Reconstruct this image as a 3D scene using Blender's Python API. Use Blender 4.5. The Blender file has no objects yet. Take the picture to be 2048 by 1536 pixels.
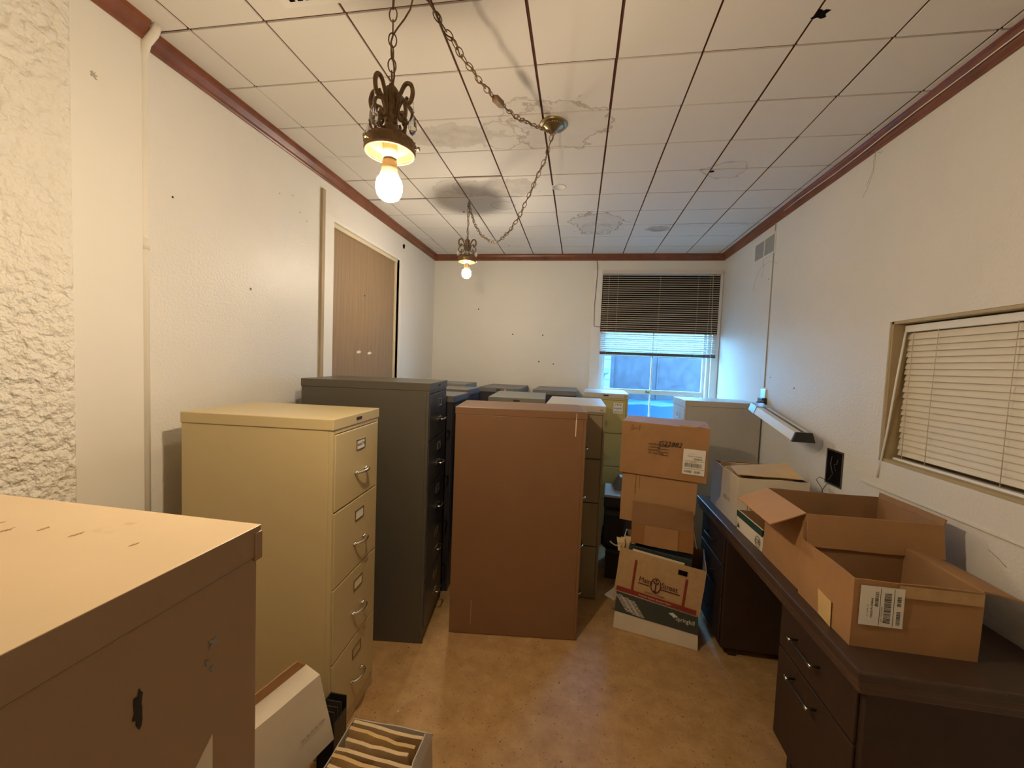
import bpy, bmesh, math, random
from mathutils import Vector, Matrix, noise
random.seed(7)
S = bpy.context.scene
C = bpy.context.collection
PI = math.pi
V = Vector

# ------------------------------------------------------------------ camera
cam_data = bpy.data.cameras.new('camera')
cam_data.sensor_width = 36.0
cam_data.sensor_fit = 'HORIZONTAL'
cam_data.lens = 813.85 / 2048 * 36
cam_data.clip_start = 0.02
cam = bpy.data.objects.new('camera', cam_data)
C.objects.link(cam)
yaw, pitch, roll = -.159724, -.051703, .0397334
fw = V((math.sin(yaw) * math.cos(pitch), math.cos(yaw) * math.cos(pitch), math.sin(pitch)))
r0 = V((math.cos(yaw), -math.sin(yaw), 0)); u0 = r0.cross(fw)
rr = r0 * math.cos(roll) + u0 * math.sin(roll); uu = -r0 * math.sin(roll) + u0 * math.cos(roll)
cm = Matrix(((rr.x, uu.x, -fw.x, 0), (rr.y, uu.y, -fw.y, 0), (rr.z, uu.z, -fw.z, 1.55), (0, 0, 0, 1)))
cam.matrix_world = cm
S.camera = cam

# ------------------------------------------------------------------ view, world
S.view_settings.view_transform = 'Standard'
S.view_settings.look = 'None'
S.view_settings.gamma = 1.0
S.view_settings.use_curve_mapping = False
S.view_settings.exposure = 0.0
BULB_NEAR = 820.0
BULB_FAR = 500.0
BULB_COL = (1.0, 0.78, 0.52)
SKY = 29.0
w = bpy.data.worlds.new('daylight'); S.world = w; w.use_nodes = True
wn = w.node_tree.nodes; wl = w.node_tree.links
bg = wn['Background']
grad = wn.new('ShaderNodeTexCoord'); sep = wn.new('ShaderNodeSeparateXYZ'); ramp = wn.new('ShaderNodeValToRGB')
wl.new(grad.outputs['Generated'], sep.inputs[0]); wl.new(sep.outputs['Z'], ramp.inputs[0])
ramp.color_ramp.elements[0].color = (.22, .56, .95, 1); ramp.color_ramp.elements[1].color = (.12, .42, 1.0, 1)
wl.new(ramp.outputs[0], bg.inputs[0]); bg.inputs[1].default_value = SKY

# ------------------------------------------------------------------ materials
def mat(name, col, rough=.6, metal=0.0, spec=.5, var=0.0, vscale=6.0, bump=0.0, bscale=200.0, bdist=.004, grain=None,
        speck=None, emit=None, coat=0.0, trans=0.0, col2=None):
    m = bpy.data.materials.new(name); m.use_nodes = True
    n, l = m.node_tree.nodes, m.node_tree.links
    b = n['Principled BSDF']
    b.inputs['Base Color'].default_value = (*col, 1)
    b.inputs['Roughness'].default_value = rough
    b.inputs['Metallic'].default_value = metal
    b.inputs['Specular IOR Level'].default_value = spec
    b.inputs['Coat Weight'].default_value = coat
    b.inputs['Transmission Weight'].default_value = trans
    tc = n.new('ShaderNodeTexCoord')
    out = None
    if var > 0 or grain or col2:
        nt = n.new('ShaderNodeTexNoise'); nt.inputs['Scale'].default_value = vscale; nt.inputs['Detail'].default_value = 6
        nt.inputs['Roughness'].default_value = .65
        src = tc.outputs['Object']
        if grain:
            mp = n.new('ShaderNodeMapping'); mp.inputs['Scale'].default_value = grain
            l.new(src, mp.inputs[0]); src = mp.outputs[0]
        l.new(src, nt.inputs['Vector'])
        rp = n.new('ShaderNodeValToRGB')
        rp.color_ramp.elements[0].position = .32; rp.color_ramp.elements[1].position = .68
        c2 = col2 if col2 else tuple(c * (1 - var) for c in col)
        rp.color_ramp.elements[0].color = (*c2, 1); rp.color_ramp.elements[1].color = (*col, 1)
        l.new(nt.outputs['Fac'], rp.inputs[0]); out = rp.outputs[0]
    if speck:
        sc, th, scol = speck
        n2 = n.new('ShaderNodeTexNoise'); n2.inputs['Scale'].default_value = sc; n2.inputs['Detail'].default_value = 3
        l.new(tc.outputs['Object'], n2.inputs['Vector'])
        r2 = n.new('ShaderNodeValToRGB'); r2.color_ramp.elements[0].position = th; r2.color_ramp.elements[1].position = th + .05
        r2.color_ramp.elements[0].color = (0, 0, 0, 1); r2.color_ramp.elements[1].color = (1, 1, 1, 1)
        l.new(n2.outputs['Fac'], r2.inputs[0])
        mx = n.new('ShaderNodeMix'); mx.data_type = 'RGBA'
        l.new(r2.outputs[0], mx.inputs['Factor'])
        if out: l.new(out, mx.inputs['A'])
        else: mx.inputs['A'].default_value = (*col, 1)
        mx.inputs['B'].default_value = (*scol, 1)
        out = mx.outputs['Result']
    if out: l.new(out, b.inputs['Base Color'])
    if bump > 0:
        nb = n.new('ShaderNodeTexNoise'); nb.inputs['Scale'].default_value = bscale; nb.inputs['Detail'].default_value = 3
        l.new(tc.outputs['Object'], nb.inputs['Vector'])
        bp = n.new('ShaderNodeBump'); bp.inputs['Strength'].default_value = bump; bp.inputs['Distance'].default_value = bdist
        l.new(nb.outputs['Fac'], bp.inputs['Height']); l.new(bp.outputs[0], b.inputs['Normal'])
    if emit:
        b.inputs['Emission Color'].default_value = (*emit[0], 1); b.inputs['Emission Strength'].default_value = emit[1]
    return m

M = {}
M['wall'] = mat('wall_paint', (.77, .74, .68), .38, var=.05, vscale=2.5, bump=.55, bscale=90)
M['wallc'] = mat('wall_paint_far', (.78, .75, .67), .5, var=.04, vscale=2.5, bump=.07, bscale=90)
M['wallt'] = mat('wall_textured_paint', (.80, .76, .66), .38, bump=1.0, bscale=36, bdist=.028)
M['white'] = mat('white_trim_paint', (.80, .78, .72), .4, var=.05, vscale=8)
M['cream_trim'] = mat('cream_trim_paint', (.72, .62, .42), .5, var=.1)
M['jamb'] = mat('window_jamb_paint', (.46, .36, .20), .5, var=.1)
M['scuff'] = mat('brown_scuff', (.42, .27, .13), .7)
M['tan_wood'] = mat('bare_wood_strip', (.46, .36, .22), .6, var=.3, vscale=5, grain=(8, 8, .6))
M['door'] = mat('door_wood', (.34, .225, .125), .48, var=.25, vscale=4, grain=(14, 14, .7))
M['crown'] = mat('crown_wood', (.25, .085, .04), .35, var=.45, vscale=6)
M['groove'] = mat('ceiling_groove', (.10, .035, .018), .9)
M['floor'] = mat('floor_vinyl', (.60, .375, .16), .5, col2=(.44, .255, .098), vscale=11, bump=.45, bscale=40, speck=(85, .640, (.16, .10, .06)))
M['cream'] = mat('cream_steel', (.58, .47, .25), .34, var=.05, vscale=3)
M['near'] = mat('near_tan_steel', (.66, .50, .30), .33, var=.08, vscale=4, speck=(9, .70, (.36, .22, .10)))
M['near_shaded'] = mat('near_tan_steel_shaded', (.38, .25, .145), .4, var=.08, vscale=3, speck=(7, .74, (.60, .48, .38)))  # same paint as the cabinet top, darkened to put the side's shade into colour
M['dark'] = mat('dark_green_grey_steel', (.095, .085, .066), .38, var=.15, vscale=3, speck=(7, .73, (.05, .045, .035)))
M['darkfront'] = mat('dark_steel_front', (.055, .058, .066), .32)
M['black'] = mat('black_steel', (.045, .04, .05), .35, var=.2)
M['blacktop'] = mat('black_steel_top', (.16, .155, .15), .45, var=.2)
M['greytop'] = mat('grey_green_steel', (.22, .22, .19), .5, var=.15)
M['brown'] = mat('brown_steel', (.235, .12, .056), .42, var=.10, vscale=2.2, speck=(4.5, .74, (.34, .21, .13)))
M['olive'] = mat('olive_steel', (.30, .245, .15), .38, var=.06)
M['yellow'] = mat('yellow_steel', (.52, .42, .15), .4, var=.06)
M['lgrey'] = mat('light_grey_steel', (.52, .47, .40), .4, var=.06)
M['chrome'] = mat('worn_chrome', (.75, .73, .70), .22, metal=1.0)
M['brass'] = mat('brass', (.40, .32, .18), .33, metal=1.0)
M['bronze'] = mat('aged_bronze', (.30, .19, .105), .5, metal=.6, var=.45, vscale=60)
M['gold_in'] = mat('polished_brass_ring', (.80, .60, .30), .3, metal=.9)
M['paper'] = mat('white_paper', (.80, .77, .70), .8)
M['card'] = mat('card_label', (.78, .68, .50), .8)
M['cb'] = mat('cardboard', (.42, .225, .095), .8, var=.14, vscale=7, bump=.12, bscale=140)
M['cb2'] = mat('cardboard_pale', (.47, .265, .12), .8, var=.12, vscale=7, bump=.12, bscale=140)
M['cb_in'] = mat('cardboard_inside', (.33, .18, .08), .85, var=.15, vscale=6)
M['kraft'] = mat('kraft_speckled', (.56, .37, .18), .8, var=.15, vscale=30, bump=.08)
M['tape'] = mat('brown_packing_tape', (.33, .16, .055), .3, var=.08)
M['white_cb'] = mat('white_cardboard', (.76, .68, .54), .7, var=.08, vscale=5)
M['teal'] = mat('dark_teal_print', (.050, .064, .058), .55, var=.1)
M['green'] = mat('dark_green_print', (.02, .06, .05), .35)
M['red'] = mat('red_print', (.27, .03, .02), .6)
M['maroon'] = mat('maroon_ink', (.10, .012, .02), .7)
M['ink'] = mat('black_ink', (.025, .02, .018), .7)
M['greyink'] = mat('grey_ink', (.30, .28, .26), .7)
M['whiteink'] = mat('white_ink', (.75, .74, .68), .6)
M['manila'] = mat('manila_folder', (.68, .46, .20), .75, var=.12, vscale=9)
M['manila2'] = mat('manila_folder_pale', (.74, .56, .32), .75, var=.15, vscale=9)
M['redfolder'] = mat('red_brown_folder', (.30, .10, .06), .75, var=.2)
M['desk'] = mat('dark_desk_wood', (.045, .023, .015), .55, var=.3, vscale=5, grain=(2, 8, 2))
M['desktop'] = mat('desk_top_wood', (.068, .040, .026), .42, var=.25, vscale=5, grain=(5, .8, 5))
M['deskedge'] = mat('desk_edge_wood', (.10, .055, .038), .3, var=.3)
M['plastic'] = mat('black_plastic', (.02, .02, .02), .4)
M['slat'] = mat('blind_slat', (.66, .56, .46), .75, spec=.15)
M['slat2'] = mat('blind_slat_cream', (.76, .70, .58), .42)
M['clear'] = mat('clear_plastic', (.85, .85, .83), .2, spec=.6)
M['vent'] = mat('vent_grille', (.42, .42, .40), .6)
M['void'] = mat('dark_void', (.008, .006, .005), .95, spec=.05)
M['steelbox'] = mat('galvanised_steel', (.16, .14, .12), .5, metal=.6, var=.4, vscale=30)
M['fixture'] = mat('cream_fixture', (.72, .62, .42), .4)
M['bluegrey'] = mat('lamp_arm_metal', (.35, .38, .45), .35, metal=.6)
M['darkcb'] = mat('dark_box', (.055, .038, .03), .7, var=.2)
M['pipe'] = mat('painted_pipe', (.78, .74, .64), .45, var=.06)
M['crystal'] = mat('crystal_glass', (.95, .95, .95), .05, trans=.9)
M['socket'] = mat('socket_plastic', (.85, .75, .58), .5)
M['bulbbase'] = mat('bulb_collar_plastic', (.45, .36, .25), .45)
M['web'] = mat('cobweb', (.40, .37, .31), .9)
M['outwall'] = mat('neighbour_wall', (.19, .215, .20), .8, var=.1, vscale=3)
M['outpanel'] = mat('weathered_panel', (.060, .056, .066), .8, var=.45, vscale=9, speck=(40, .66, (.014, .017, .028)))
M['tarp'] = mat('blue_tarp', (.002, .042, .135), .6, var=.2, vscale=8)
M['ground'] = mat('yard_ground', (.08, .08, .07), .9, var=.3)
M['awning'] = mat('awning_underside', (.003, .003, .003), .9)
M['pink'] = mat('pink_sticker', (.75, .25, .28), .7)

def glass_mat():
    m = bpy.data.materials.new('window_glass'); m.use_nodes = True
    n, l = m.node_tree.nodes, m.node_tree.links
    n.remove(n['Principled BSDF'])
    t = n.new('ShaderNodeBsdfTransparent'); t.inputs[0].default_value = (.93, .97, .98, 1)
    g = n.new('ShaderNodeBsdfGlossy'); g.inputs['Roughness'].default_value = .03
    mx = n.new('ShaderNodeMixShader'); mx.inputs[0].default_value = .025
    l.new(t.outputs[0], mx.inputs[1]); l.new(g.outputs[0], mx.inputs[2]); l.new(mx.outputs[0], n['Material Output'].inputs[0])
    return m
M['glass'] = glass_mat()

def bulb_mat(name, strength, col=BULB_COL):
    m = bpy.data.materials.new(name); m.use_nodes = True
    n, l = m.node_tree.nodes, m.node_tree.links
    n.remove(n['Principled BSDF'])
    e = n.new('ShaderNodeEmission'); e.inputs[0].default_value = (*col, 1); e.inputs[1].default_value = strength
    l.new(e.outputs[0], n['Material Output'].inputs[0])
    return m
M['bulb_near'] = bulb_mat('near_bulb_glow', BULB_NEAR)
M['bulb_far'] = bulb_mat('far_bulb_glow', BULB_FAR, (1.0, .84, .64))

def ceiling_mat():
    """painted fibre tile with brown water stains where the real ceiling has them"""
    m = mat('ceiling_tile', (.75, .72, .66), .75, bump=.05, bscale=120)
    n, l = m.node_tree.nodes, m.node_tree.links
    b = n['Principled BSDF']
    tc = n.new('ShaderNodeTexCoord')
    nz = n.new('ShaderNodeTexNoise'); nz.inputs['Scale'].default_value = 9; nz.inputs['Detail'].default_value = 8; nz.inputs['Roughness'].default_value = .6
    l.new(tc.outputs['Object'], nz.inputs['Vector'])
    n2 = n.new('ShaderNodeTexNoise'); n2.inputs['Scale'].default_value = 16; n2.inputs['Detail'].default_value = 5
    l.new(tc.outputs['Object'], n2.inputs['Vector'])
    sp = n.new('ShaderNodeSeparateXYZ'); l.new(tc.outputs['Object'], sp.inputs[0])
    def mth(op, a, bb=None, clamp=False):
        q = n.new('ShaderNodeMath'); q.operation = op; q.use_clamp = clamp
        for i, v in enumerate((a, bb)):
            if v is None: continue
            if isinstance(v, (int, float)): q.inputs[i].default_value = v
            else: l.new(v, q.inputs[i])
        return q.outputs[0]
    nv = mth('MULTIPLY', mth('SUBTRACT', nz.outputs['Fac'], .5), 1.5)
    total = None
    # cx, cy, rx, ry, ring strength, fill strength
    for cx, cy, rx, ry, ring, fill in [(-.15, 2.03, .23, .20, .55, .10), (-.30, 1.93, .13, .12, .4, .06), (-.68, 2.07, .27, .10, .25, .28), (-.46, 2.09, .12, .13, .4, .05),
                                       (-.60, 2.70, .30, .14, .35, .30), (-.85, 2.66, .16, .12, .28, .10), (.09, 3.42, .22, .25, .75, .12),
                                       (.09, 3.50, .12, .12, .5, .18), (.60, 3.56, .10, .07, .3, .55), (.77, 2.55, .13, .10, .45, .06),
                                       (.95, 3.47, .34, .05, .3, .04)]:
        dx = mth('DIVIDE', mth('SUBTRACT', sp.outputs['X'], cx), rx)
        dy = mth('DIVIDE', mth('SUBTRACT', sp.outputs['Y'], cy), ry)
        d = mth('SQRT', mth('ADD', mth('MULTIPLY', dx, dx), mth('MULTIPLY', dy, dy)))
        d = mth('ADD', d, nv)
        rg = mth('SUBTRACT', 1.0, mth('MULTIPLY', mth('ABSOLUTE', mth('SUBTRACT', d, .95)), 14.0), True)
        rg = mth('MULTIPLY', rg, ring)
        fl = mth('MULTIPLY', mth('SUBTRACT', 1.0, mth('MULTIPLY', mth('MAXIMUM', mth('SUBTRACT', d, .85), 0.0), 9.0), True), fill)
        fl = mth('MULTIPLY', fl, mth('MULTIPLY', n2.outputs['Fac'], 1.8))
        s = mth('ADD', rg, fl)
        total = s if total is None else mth('MAXIMUM', total, s)
    mx = n.new('ShaderNodeMix'); mx.data_type = 'RGBA'
    l.new(mth('MULTIPLY', total, 1.15, True), mx.inputs['Factor'])
    mx.inputs['A'].default_value = (.75, .72, .66, 1); mx.inputs['B'].default_value = (.27, .22, .15, 1)
    l.new(mx.outputs['Result'], b.inputs['Base Color'])
    return m
M['tile'] = ceiling_mat()

# ------------------------------------------------------------------ mesh helpers
def bm_box(bm, x0, x1, y0, y1, z0, z1, mi=0, mx=None):
    vs = [V((x, y, z)) for x in (x0, x1) for y in (y0, y1) for z in (z0, z1)]
    if mx is not None: vs = [mx @ v for v in vs]
    v = [bm.verts.new(p) for p in vs]
    for q in ((0, 1, 3, 2), (4, 6, 7, 5), (0, 4, 5, 1), (2, 3, 7, 6), (0, 2, 6, 4), (1, 5, 7, 3)):
        f = bm.faces.new([v[i] for i in q]); f.material_index = mi
    return v

def bm_tube(bm, pts, r, seg=8, mi=0, closed=False, rads=None):
    pts = [V(p) for p in pts]; n = len(pts); rings = []
    prev = None
    for i, p in enumerate(pts):
        if closed: t = pts[(i + 1) % n] - pts[i - 1]
        else: t = pts[min(i + 1, n - 1)] - pts[max(i - 1, 0)]
        if t.length < 1e-9: t = V((0, 0, 1))
        t.normalize()
        if prev is None:
            a = V((0, 0, 1)) if abs(t.z) < .9 else V((1, 0, 0))
            u = t.cross(a).normalized()
        else:
            u = (prev - t * prev.dot(t))
            u = u.normalized() if u.length > 1e-6 else t.cross(V((0, 0, 1))).normalized()
        prev = u; vv = t.cross(u)
        rad = rads[i] if rads else r
        rings.append([bm.verts.new(p + (u * math.cos(2 * PI * k / seg) + vv * math.sin(2 * PI * k / seg)) * rad) for k in range(seg)])
    m = n if closed else n - 1
    for i in range(m):
        a, b = rings[i], rings[(i + 1) % n]
        for k in range(seg):
            f = bm.faces.new((a[k], a[(k + 1) % seg], b[(k + 1) % seg], b[k])); f.material_index = mi; f.smooth = True
    if not closed:
        for rg in (rings[0][::-1], rings[-1]):
            f = bm.faces.new(rg); f.material_index = mi

def bm_lathe(bm, prof, seg=24, o=(0, 0, 0), mi=0, smooth=True):
    o = V(o); rings = []
    for r, z in prof:
        if r < 1e-6: rings.append([bm.verts.new(o + V((0, 0, z)))])
        else: rings.append([bm.verts.new(o + V((r * math.cos(2 * PI * k / seg), r * math.sin(2 * PI * k / seg), z))) for k in range(seg)])
    for a, b in zip(rings, rings[1:]):
        for k in range(seg):
            k2 = (k + 1) % seg
            if len(a) == 1 and len(b) == 1: continue
            if len(a) == 1: f = bm.faces.new((a[0], b[k], b[k2]))
            elif len(b) == 1: f = bm.faces.new((a[k], b[0], a[k2]))
            else: f = bm.faces.new((a[k], b[k], b[k2], a[k2]))
            f.smooth = smooth; f.material_index = mi

def build(name, bm, mats, parent=None, loc=None, mtx=None, bevel=0.0, fix=True):
    if fix: bmesh.ops.recalc_face_normals(bm, faces=bm.faces[:])
    me = bpy.data.meshes.new(name); bm.to_mesh(me); bm.free()
    for m in (mats if isinstance(mats, (list, tuple)) else [mats]): me.materials.append(M[m] if isinstance(m, str) else m)
    o = bpy.data.objects.new(name, me); C.objects.link(o)
    if parent: o.parent = parent
    if mtx is not None: o.matrix_local = mtx
    if loc: o.location = loc
    if bevel:
        md = o.modifiers.new('bevel', 'BEVEL'); md.width = bevel; md.segments = 2; md.limit_method = 'ANGLE'; md.angle_limit = .7
    return o

def box(name, x0, x1, y0, y1, z0, z1, m, parent=None, bevel=0.0, mtx=None):
    bm = bmesh.new(); bm_box(bm, x0, x1, y0, y1, z0, z1)
    return build(name, bm, m, parent, bevel=bevel, mtx=mtx)

def boxes(name, lst, mats, parent=None, bevel=0.0, mtx=None):
    bm = bmesh.new()
    for b in lst: bm_box(bm, *b[:6], mi=(b[6] if len(b) > 6 else 0))
    return build(name, bm, mats, parent, bevel=bevel, mtx=mtx)

def tag(o, label, cat, group=None, kind=None):
    o['label'] = label; o['category'] = cat
    if group: o['group'] = group
    if kind: o['kind'] = kind
    return o

def thing(name, label, cat, loc=(0, 0, 0), rz=0.0, group=None, mtx=None):
    o = bpy.data.objects.new(name, None); C.objects.link(o); o.empty_display_size = .05
    if mtx is not None: o.matrix_world = mtx
    else: o.location = loc; o.rotation_euler = (0, 0, rz)
    return tag(o, label, cat, group)

def struct(o, label=None):
    o['kind'] = 'structure'
    if label: o['label'] = label
    return o

def jitter(bm, amp, scale, seed=0.0):
    for v in bm.verts:
        p = v.co * scale + V((seed, seed * 1.7, seed * .3))
        v.co += V(noise.noise_vector(p)) * amp

def text(s, size, mtx, m, parent, name='printed_text', align='LEFT', shear=0.0, sx=1.0):
    cu = bpy.data.curves.new(name, 'FONT'); cu.body = s; cu.size = size; cu.align_x = align; cu.extrude = .0003; cu.shear = shear
    cu.resolution_u = 3
    t = bpy.data.objects.new(name, cu); C.objects.link(t)
    dg = bpy.context.evaluated_depsgraph_get(); dg.update()
    me = bpy.data.meshes.new_from_object(t.evaluated_get(dg))
    bpy.data.objects.remove(t)
    me.materials.clear(); me.materials.append(M[m])
    o = bpy.data.objects.new(name, me); C.objects.link(o); o.parent = parent
    o.matrix_local = mtx @ Matrix.Diagonal((sx, 1, 1, 1))
    return o

def face_mtx(o, xdir, ydir):
    """matrix whose local x runs along xdir, y along ydir (both in the parent's frame)"""
    x = V(xdir).normalized(); y = V(ydir).normalized(); z = x.cross(y); o = V(o)
    return Matrix(((x.x, y.x, z.x, o.x), (x.y, y.y, z.y, o.y), (x.z, y.z, z.z, o.z), (0, 0, 0, 1)))

FRONT = lambda x, z, y=-.001: face_mtx((x, y, z), (1, 0, 0), (0, 0, 1))       # on a front face (y=0)

# ------------------------------------------------------------------ the room shell
XL, XR, YF, YN, H = -1.61, 1.37, 4.34, -1.6, 2.70
# floor
bm = bmesh.new(); bm_box(bm, XL - .2, XR + .2, YN - .2, YF + .15, -.06, 0)
struct(build('floor', bm, 'floor'))
# ceiling: brown backing board with individually set square tiles
bm = bmesh.new()
bm_box(bm, XL - .2, XR + .2, YN - .2, YF + .2, H + .006, H + .08, 1)
T = .3048; gx = -.52323; gy = 1.31425
for i in range(-4, 7):
    for j in range(-10, 11):
        x0, x1 = gx + i * T, gx + (i + 1) * T; y0, y1 = gy + j * T, gy + (j + 1) * T
        x0 = max(x0, XL - .02); x1 = min(x1, XR + .02); y0 = max(y0, YN); y1 = min(y1, YF + .02)
        if x1 - x0 < .01 or y1 - y0 < .01: continue
        g = .0043 + random.random() * .0014
        ox = (random.random() - .5) * .0018; oy = (random.random() - .5) * .0018
        if j == 3 and i < 0: oy -= .012
        if j == 4 and i < -1: oy -= .010
        a = (random.random() - .5) * .004
        cx, cy = (x0 + x1) / 2, (y0 + y1) / 2
        mx = Matrix.Translation((cx + ox, cy + oy, H)) @ Matrix.Rotation(a, 4, 'Z')
        bm_box(bm, x0 - cx + g, x1 - cx - g, y0 - cy + g, y1 - cy - g, 0, .007, 0, mx)
ceil = struct(build('ceiling', bm, ['tile', 'groove']))
# holes and round patches on the ceiling
def slab(bm, pts, th):
    th = V(th); a = [bm.verts.new(p) for p in pts]; b = [bm.verts.new(V(p) + th) for p in pts]
    bm.faces.new(a[::-1]); bm.faces.new(b)
    for i in range(len(a)): bm.faces.new((a[i], a[(i + 1) % len(a)], b[(i + 1) % len(a)], b[i]))
def disc(name, c, r, m, parent, n=(0, 0, -1), rag=.25, th=.001, seg=18, el=1.0):
    bm = bmesh.new(); n = V(n).normalized()
    a = V((0, 0, 1)) if abs(n.z) < .9 else V((1, 0, 0)); u = n.cross(a).normalized(); v = n.cross(u)
    top = []; bot = []
    for k in range(seg):
        t = 2 * PI * k / seg; q = r * (1 + rag * (random.random() - .5))
        p = V(c) + u * math.cos(t) * q + v * math.sin(t) * q * el
        top.append(bm.verts.new(p + n * th)); bot.append(bm.verts.new(p))
    bm.faces.new(top)
    for k in range(seg): bm.faces.new((top[k], bot[k], bot[(k + 1) % seg], top[(k + 1) % seg]))
    return build(name, bm, m, parent)
disc('hole', (.71, 1.491, H), .022, 'void', ceil, rag=.9)
disc('hole', (.708, 2.56, H), .012, 'void', ceil, rag=.4)
disc('hole', (-.93, 3.10, H), .009, 'void', ceil)
disc('hole', (-.73, 4.0, H), .007, 'void', ceil)
bm = bmesh.new(); bm_lathe(bm, [(.047, 0), (.047, -.003), (.041, -.003), (.041, -.0012), (0, -.0012)], 32)
build('round_patch', bm, 'tile', ceil, loc=(-.179, 2.707, H))
bm = bmesh.new(); bm_tube(bm, [(.09 * math.cos(t * PI / 12), .075 * math.sin(t * PI / 12), 0) for t in range(24)], .0012, 5, closed=True)
build('round_patch', bm, 'web', ceil, loc=(-.60, 2.99, H))

# left wall with the doorway and the near bump-out
DY0, DY1, DZ = 2.455, 3.45, 2.44
struct(boxes('wall_left', [(XL - .15, XL, 1.10, DY0, 0, H), (XL - .15, XL, DY1, YF + .15, 0, H), (XL - .15, XL, DY0, DY1, DZ, H)], 'wall'))
bm = bmesh.new()
prof = [(XL - .15, 1.262), (-1.578, 1.262), (-1.572, 1.256), (-1.572, 1.045), (XL - .15, 1.045)]
def prism(bm, prof, z0, z1, smooth=False):
    a = [bm.verts.new((x, y, z0)) for x, y in prof]; b = [bm.verts.new((x, y, z1)) for x, y in prof]
    bm.faces.new(a[::-1]); bm.faces.new(b)
    for i in range(len(a)):
        f = bm.faces.new((a[i], a[(i + 1) % len(a)], b[(i + 1) % len(a)], b[i])); f.smooth = smooth
prism(bm, prof, 0, H)
struct(build('wall_left_pilaster', bm, 'wallc'))
bm = bmesh.new()
prof = [(XL - .15, 1.05)] + [(-1.576 + .022 * math.sin(k * PI / 16), 1.026 + .022 * math.cos(k * PI / 16)) for k in range(9)] + [(-1.554, YN - .1), (XL - .15, YN - .1)]
prism(bm, prof, 0, H)
struct(build('wall_left_near', bm, 'wallt'))
disc('paint_chip', (-1.572, 1.11, 2.415), .010, 'web', bpy.data.objects['wall_left_pilaster'], n=(1, 0, 0), rag=1.2)
wl_ = bpy.data.objects['wall_left']
disc('hole', (XL, 3.53, 2.565), .024, 'void', wl_, n=(1, 0, 0), rag=.7)
disc('paint_chip', (XL, 1.79, 1.862), .006, 'brown', wl_, n=(1, 0, 0), rag=.5)
disc('paint_chip', (XL, 1.40, 2.15), .004, 'ink', wl_, n=(1, 0, 0), rag=.5)
for y, z in ((2.08, 2.43), (2.14, 2.36), (2.2, 2.33), (1.98, 2.40)):
    disc('paint_chip', (XL, y, z), .004, 'web', wl_, n=(1, 0, 0), rag=1.0)
# right wall with window opening
WY0, WY1, WZ0, WZ1 = .45, 2.073, 1.176, 1.800
wr = struct(boxes('wall_right', [(XR, XR + .16, WY1, YF + .15, 0, H), (XR, XR + .16, YN - .1, WY0, 0, H), (XR, XR + .16, WY0, WY1, 0, WZ0), (XR, XR + .16, WY0, WY1, WZ1, H)], 'wall'))
# far wall with window opening
FX0, FX1, FZ0, FZ1 = .215, 1.30, .92, 2.50
wf = struct(boxes('wall_far', [(XL - .15, FX0, YF, YF + .15, 0, H), (FX1, XR + .16, YF, YF + .15, 0, H), (FX0, FX1, YF, YF + .15, 0, FZ0), (FX0, FX1, YF, YF + .15, FZ1, H)], 'wallc'))
for x, z in ((-.715, 1.858), (-.389, 1.856), (-.264, 1.556), (-.42, 1.575), (-1.10, 2.12)):
    disc('nail_hole', (x, YF, z), .007, 'ink', wf, n=(0, -1, 0), rag=.5)
struct(box('wall_near', XL - .15, XR + .16, YN - .15, YN, 0, H, 'wall'))
disc('paint_chip', (XR, 3.34, 2.25), .004, 'ink', wr, n=(-1, 0, 0))
disc('paint_chip', (XR, 2.83, 1.43), .012, 'white', wr, n=(-1, 0, 0), rag=.5)
disc('nail_hole', (XR, 2.86, 1.46), .005, 'ink', wr, n=(-1, 0, 0))
disc('nail_hole', (XR, 3.20, 1.52), .004, 'ink', wr, n=(-1, 0, 0))
bm = bmesh.new(); bm_tube(bm, [(0, 0, 0), (0, -.03, -.012), (0, -.06, -.03)], .0018, 5)
build('scuff', bm, 'web', wr, loc=(XR, 1.56, .995))

# crown moulding
def crown(name, a, b, inward, z0=H - .062):
    a = V(a); b = V(b); inn = V(inward)
    prof = [(0, 0), (.006, 0), (.010, .006), (.010, .016), (.016, .024), (.024, .038), (.028, .050), (.036, .056), (.036, .062), (0, .062)]
    bm = bmesh.new(); ra = []; rb = []
    for d, z in prof:
        ra.append(bm.verts.new(a + inn * d + V((0, 0, z0 + z)))); rb.append(bm.verts.new(b + inn * d + V((0, 0, z0 + z))))
    for i in range(len(prof)):
        k = (i + 1) % len(prof); bm.faces.new((ra[i], ra[k], rb[k], rb[i]))
    bm.faces.new(ra[::-1]); bm.faces.new(rb)
    return struct(build(name, bm, 'crown'))
crown('trim_1', (XL, 1.262, 0), (XL, YF, 0), (1, 0, 0))
crown('trim_2', (XL, YF, 0), (XR, YF, 0), (0, -1, 0))
crown('trim_3', (XR, YN, 0), (XR, YF, 0), (-1, 0, 0))
crown('trim_4', (-1.572, YN, 0), (-1.572, 1.262, 0), (1, 0, 0))

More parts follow.
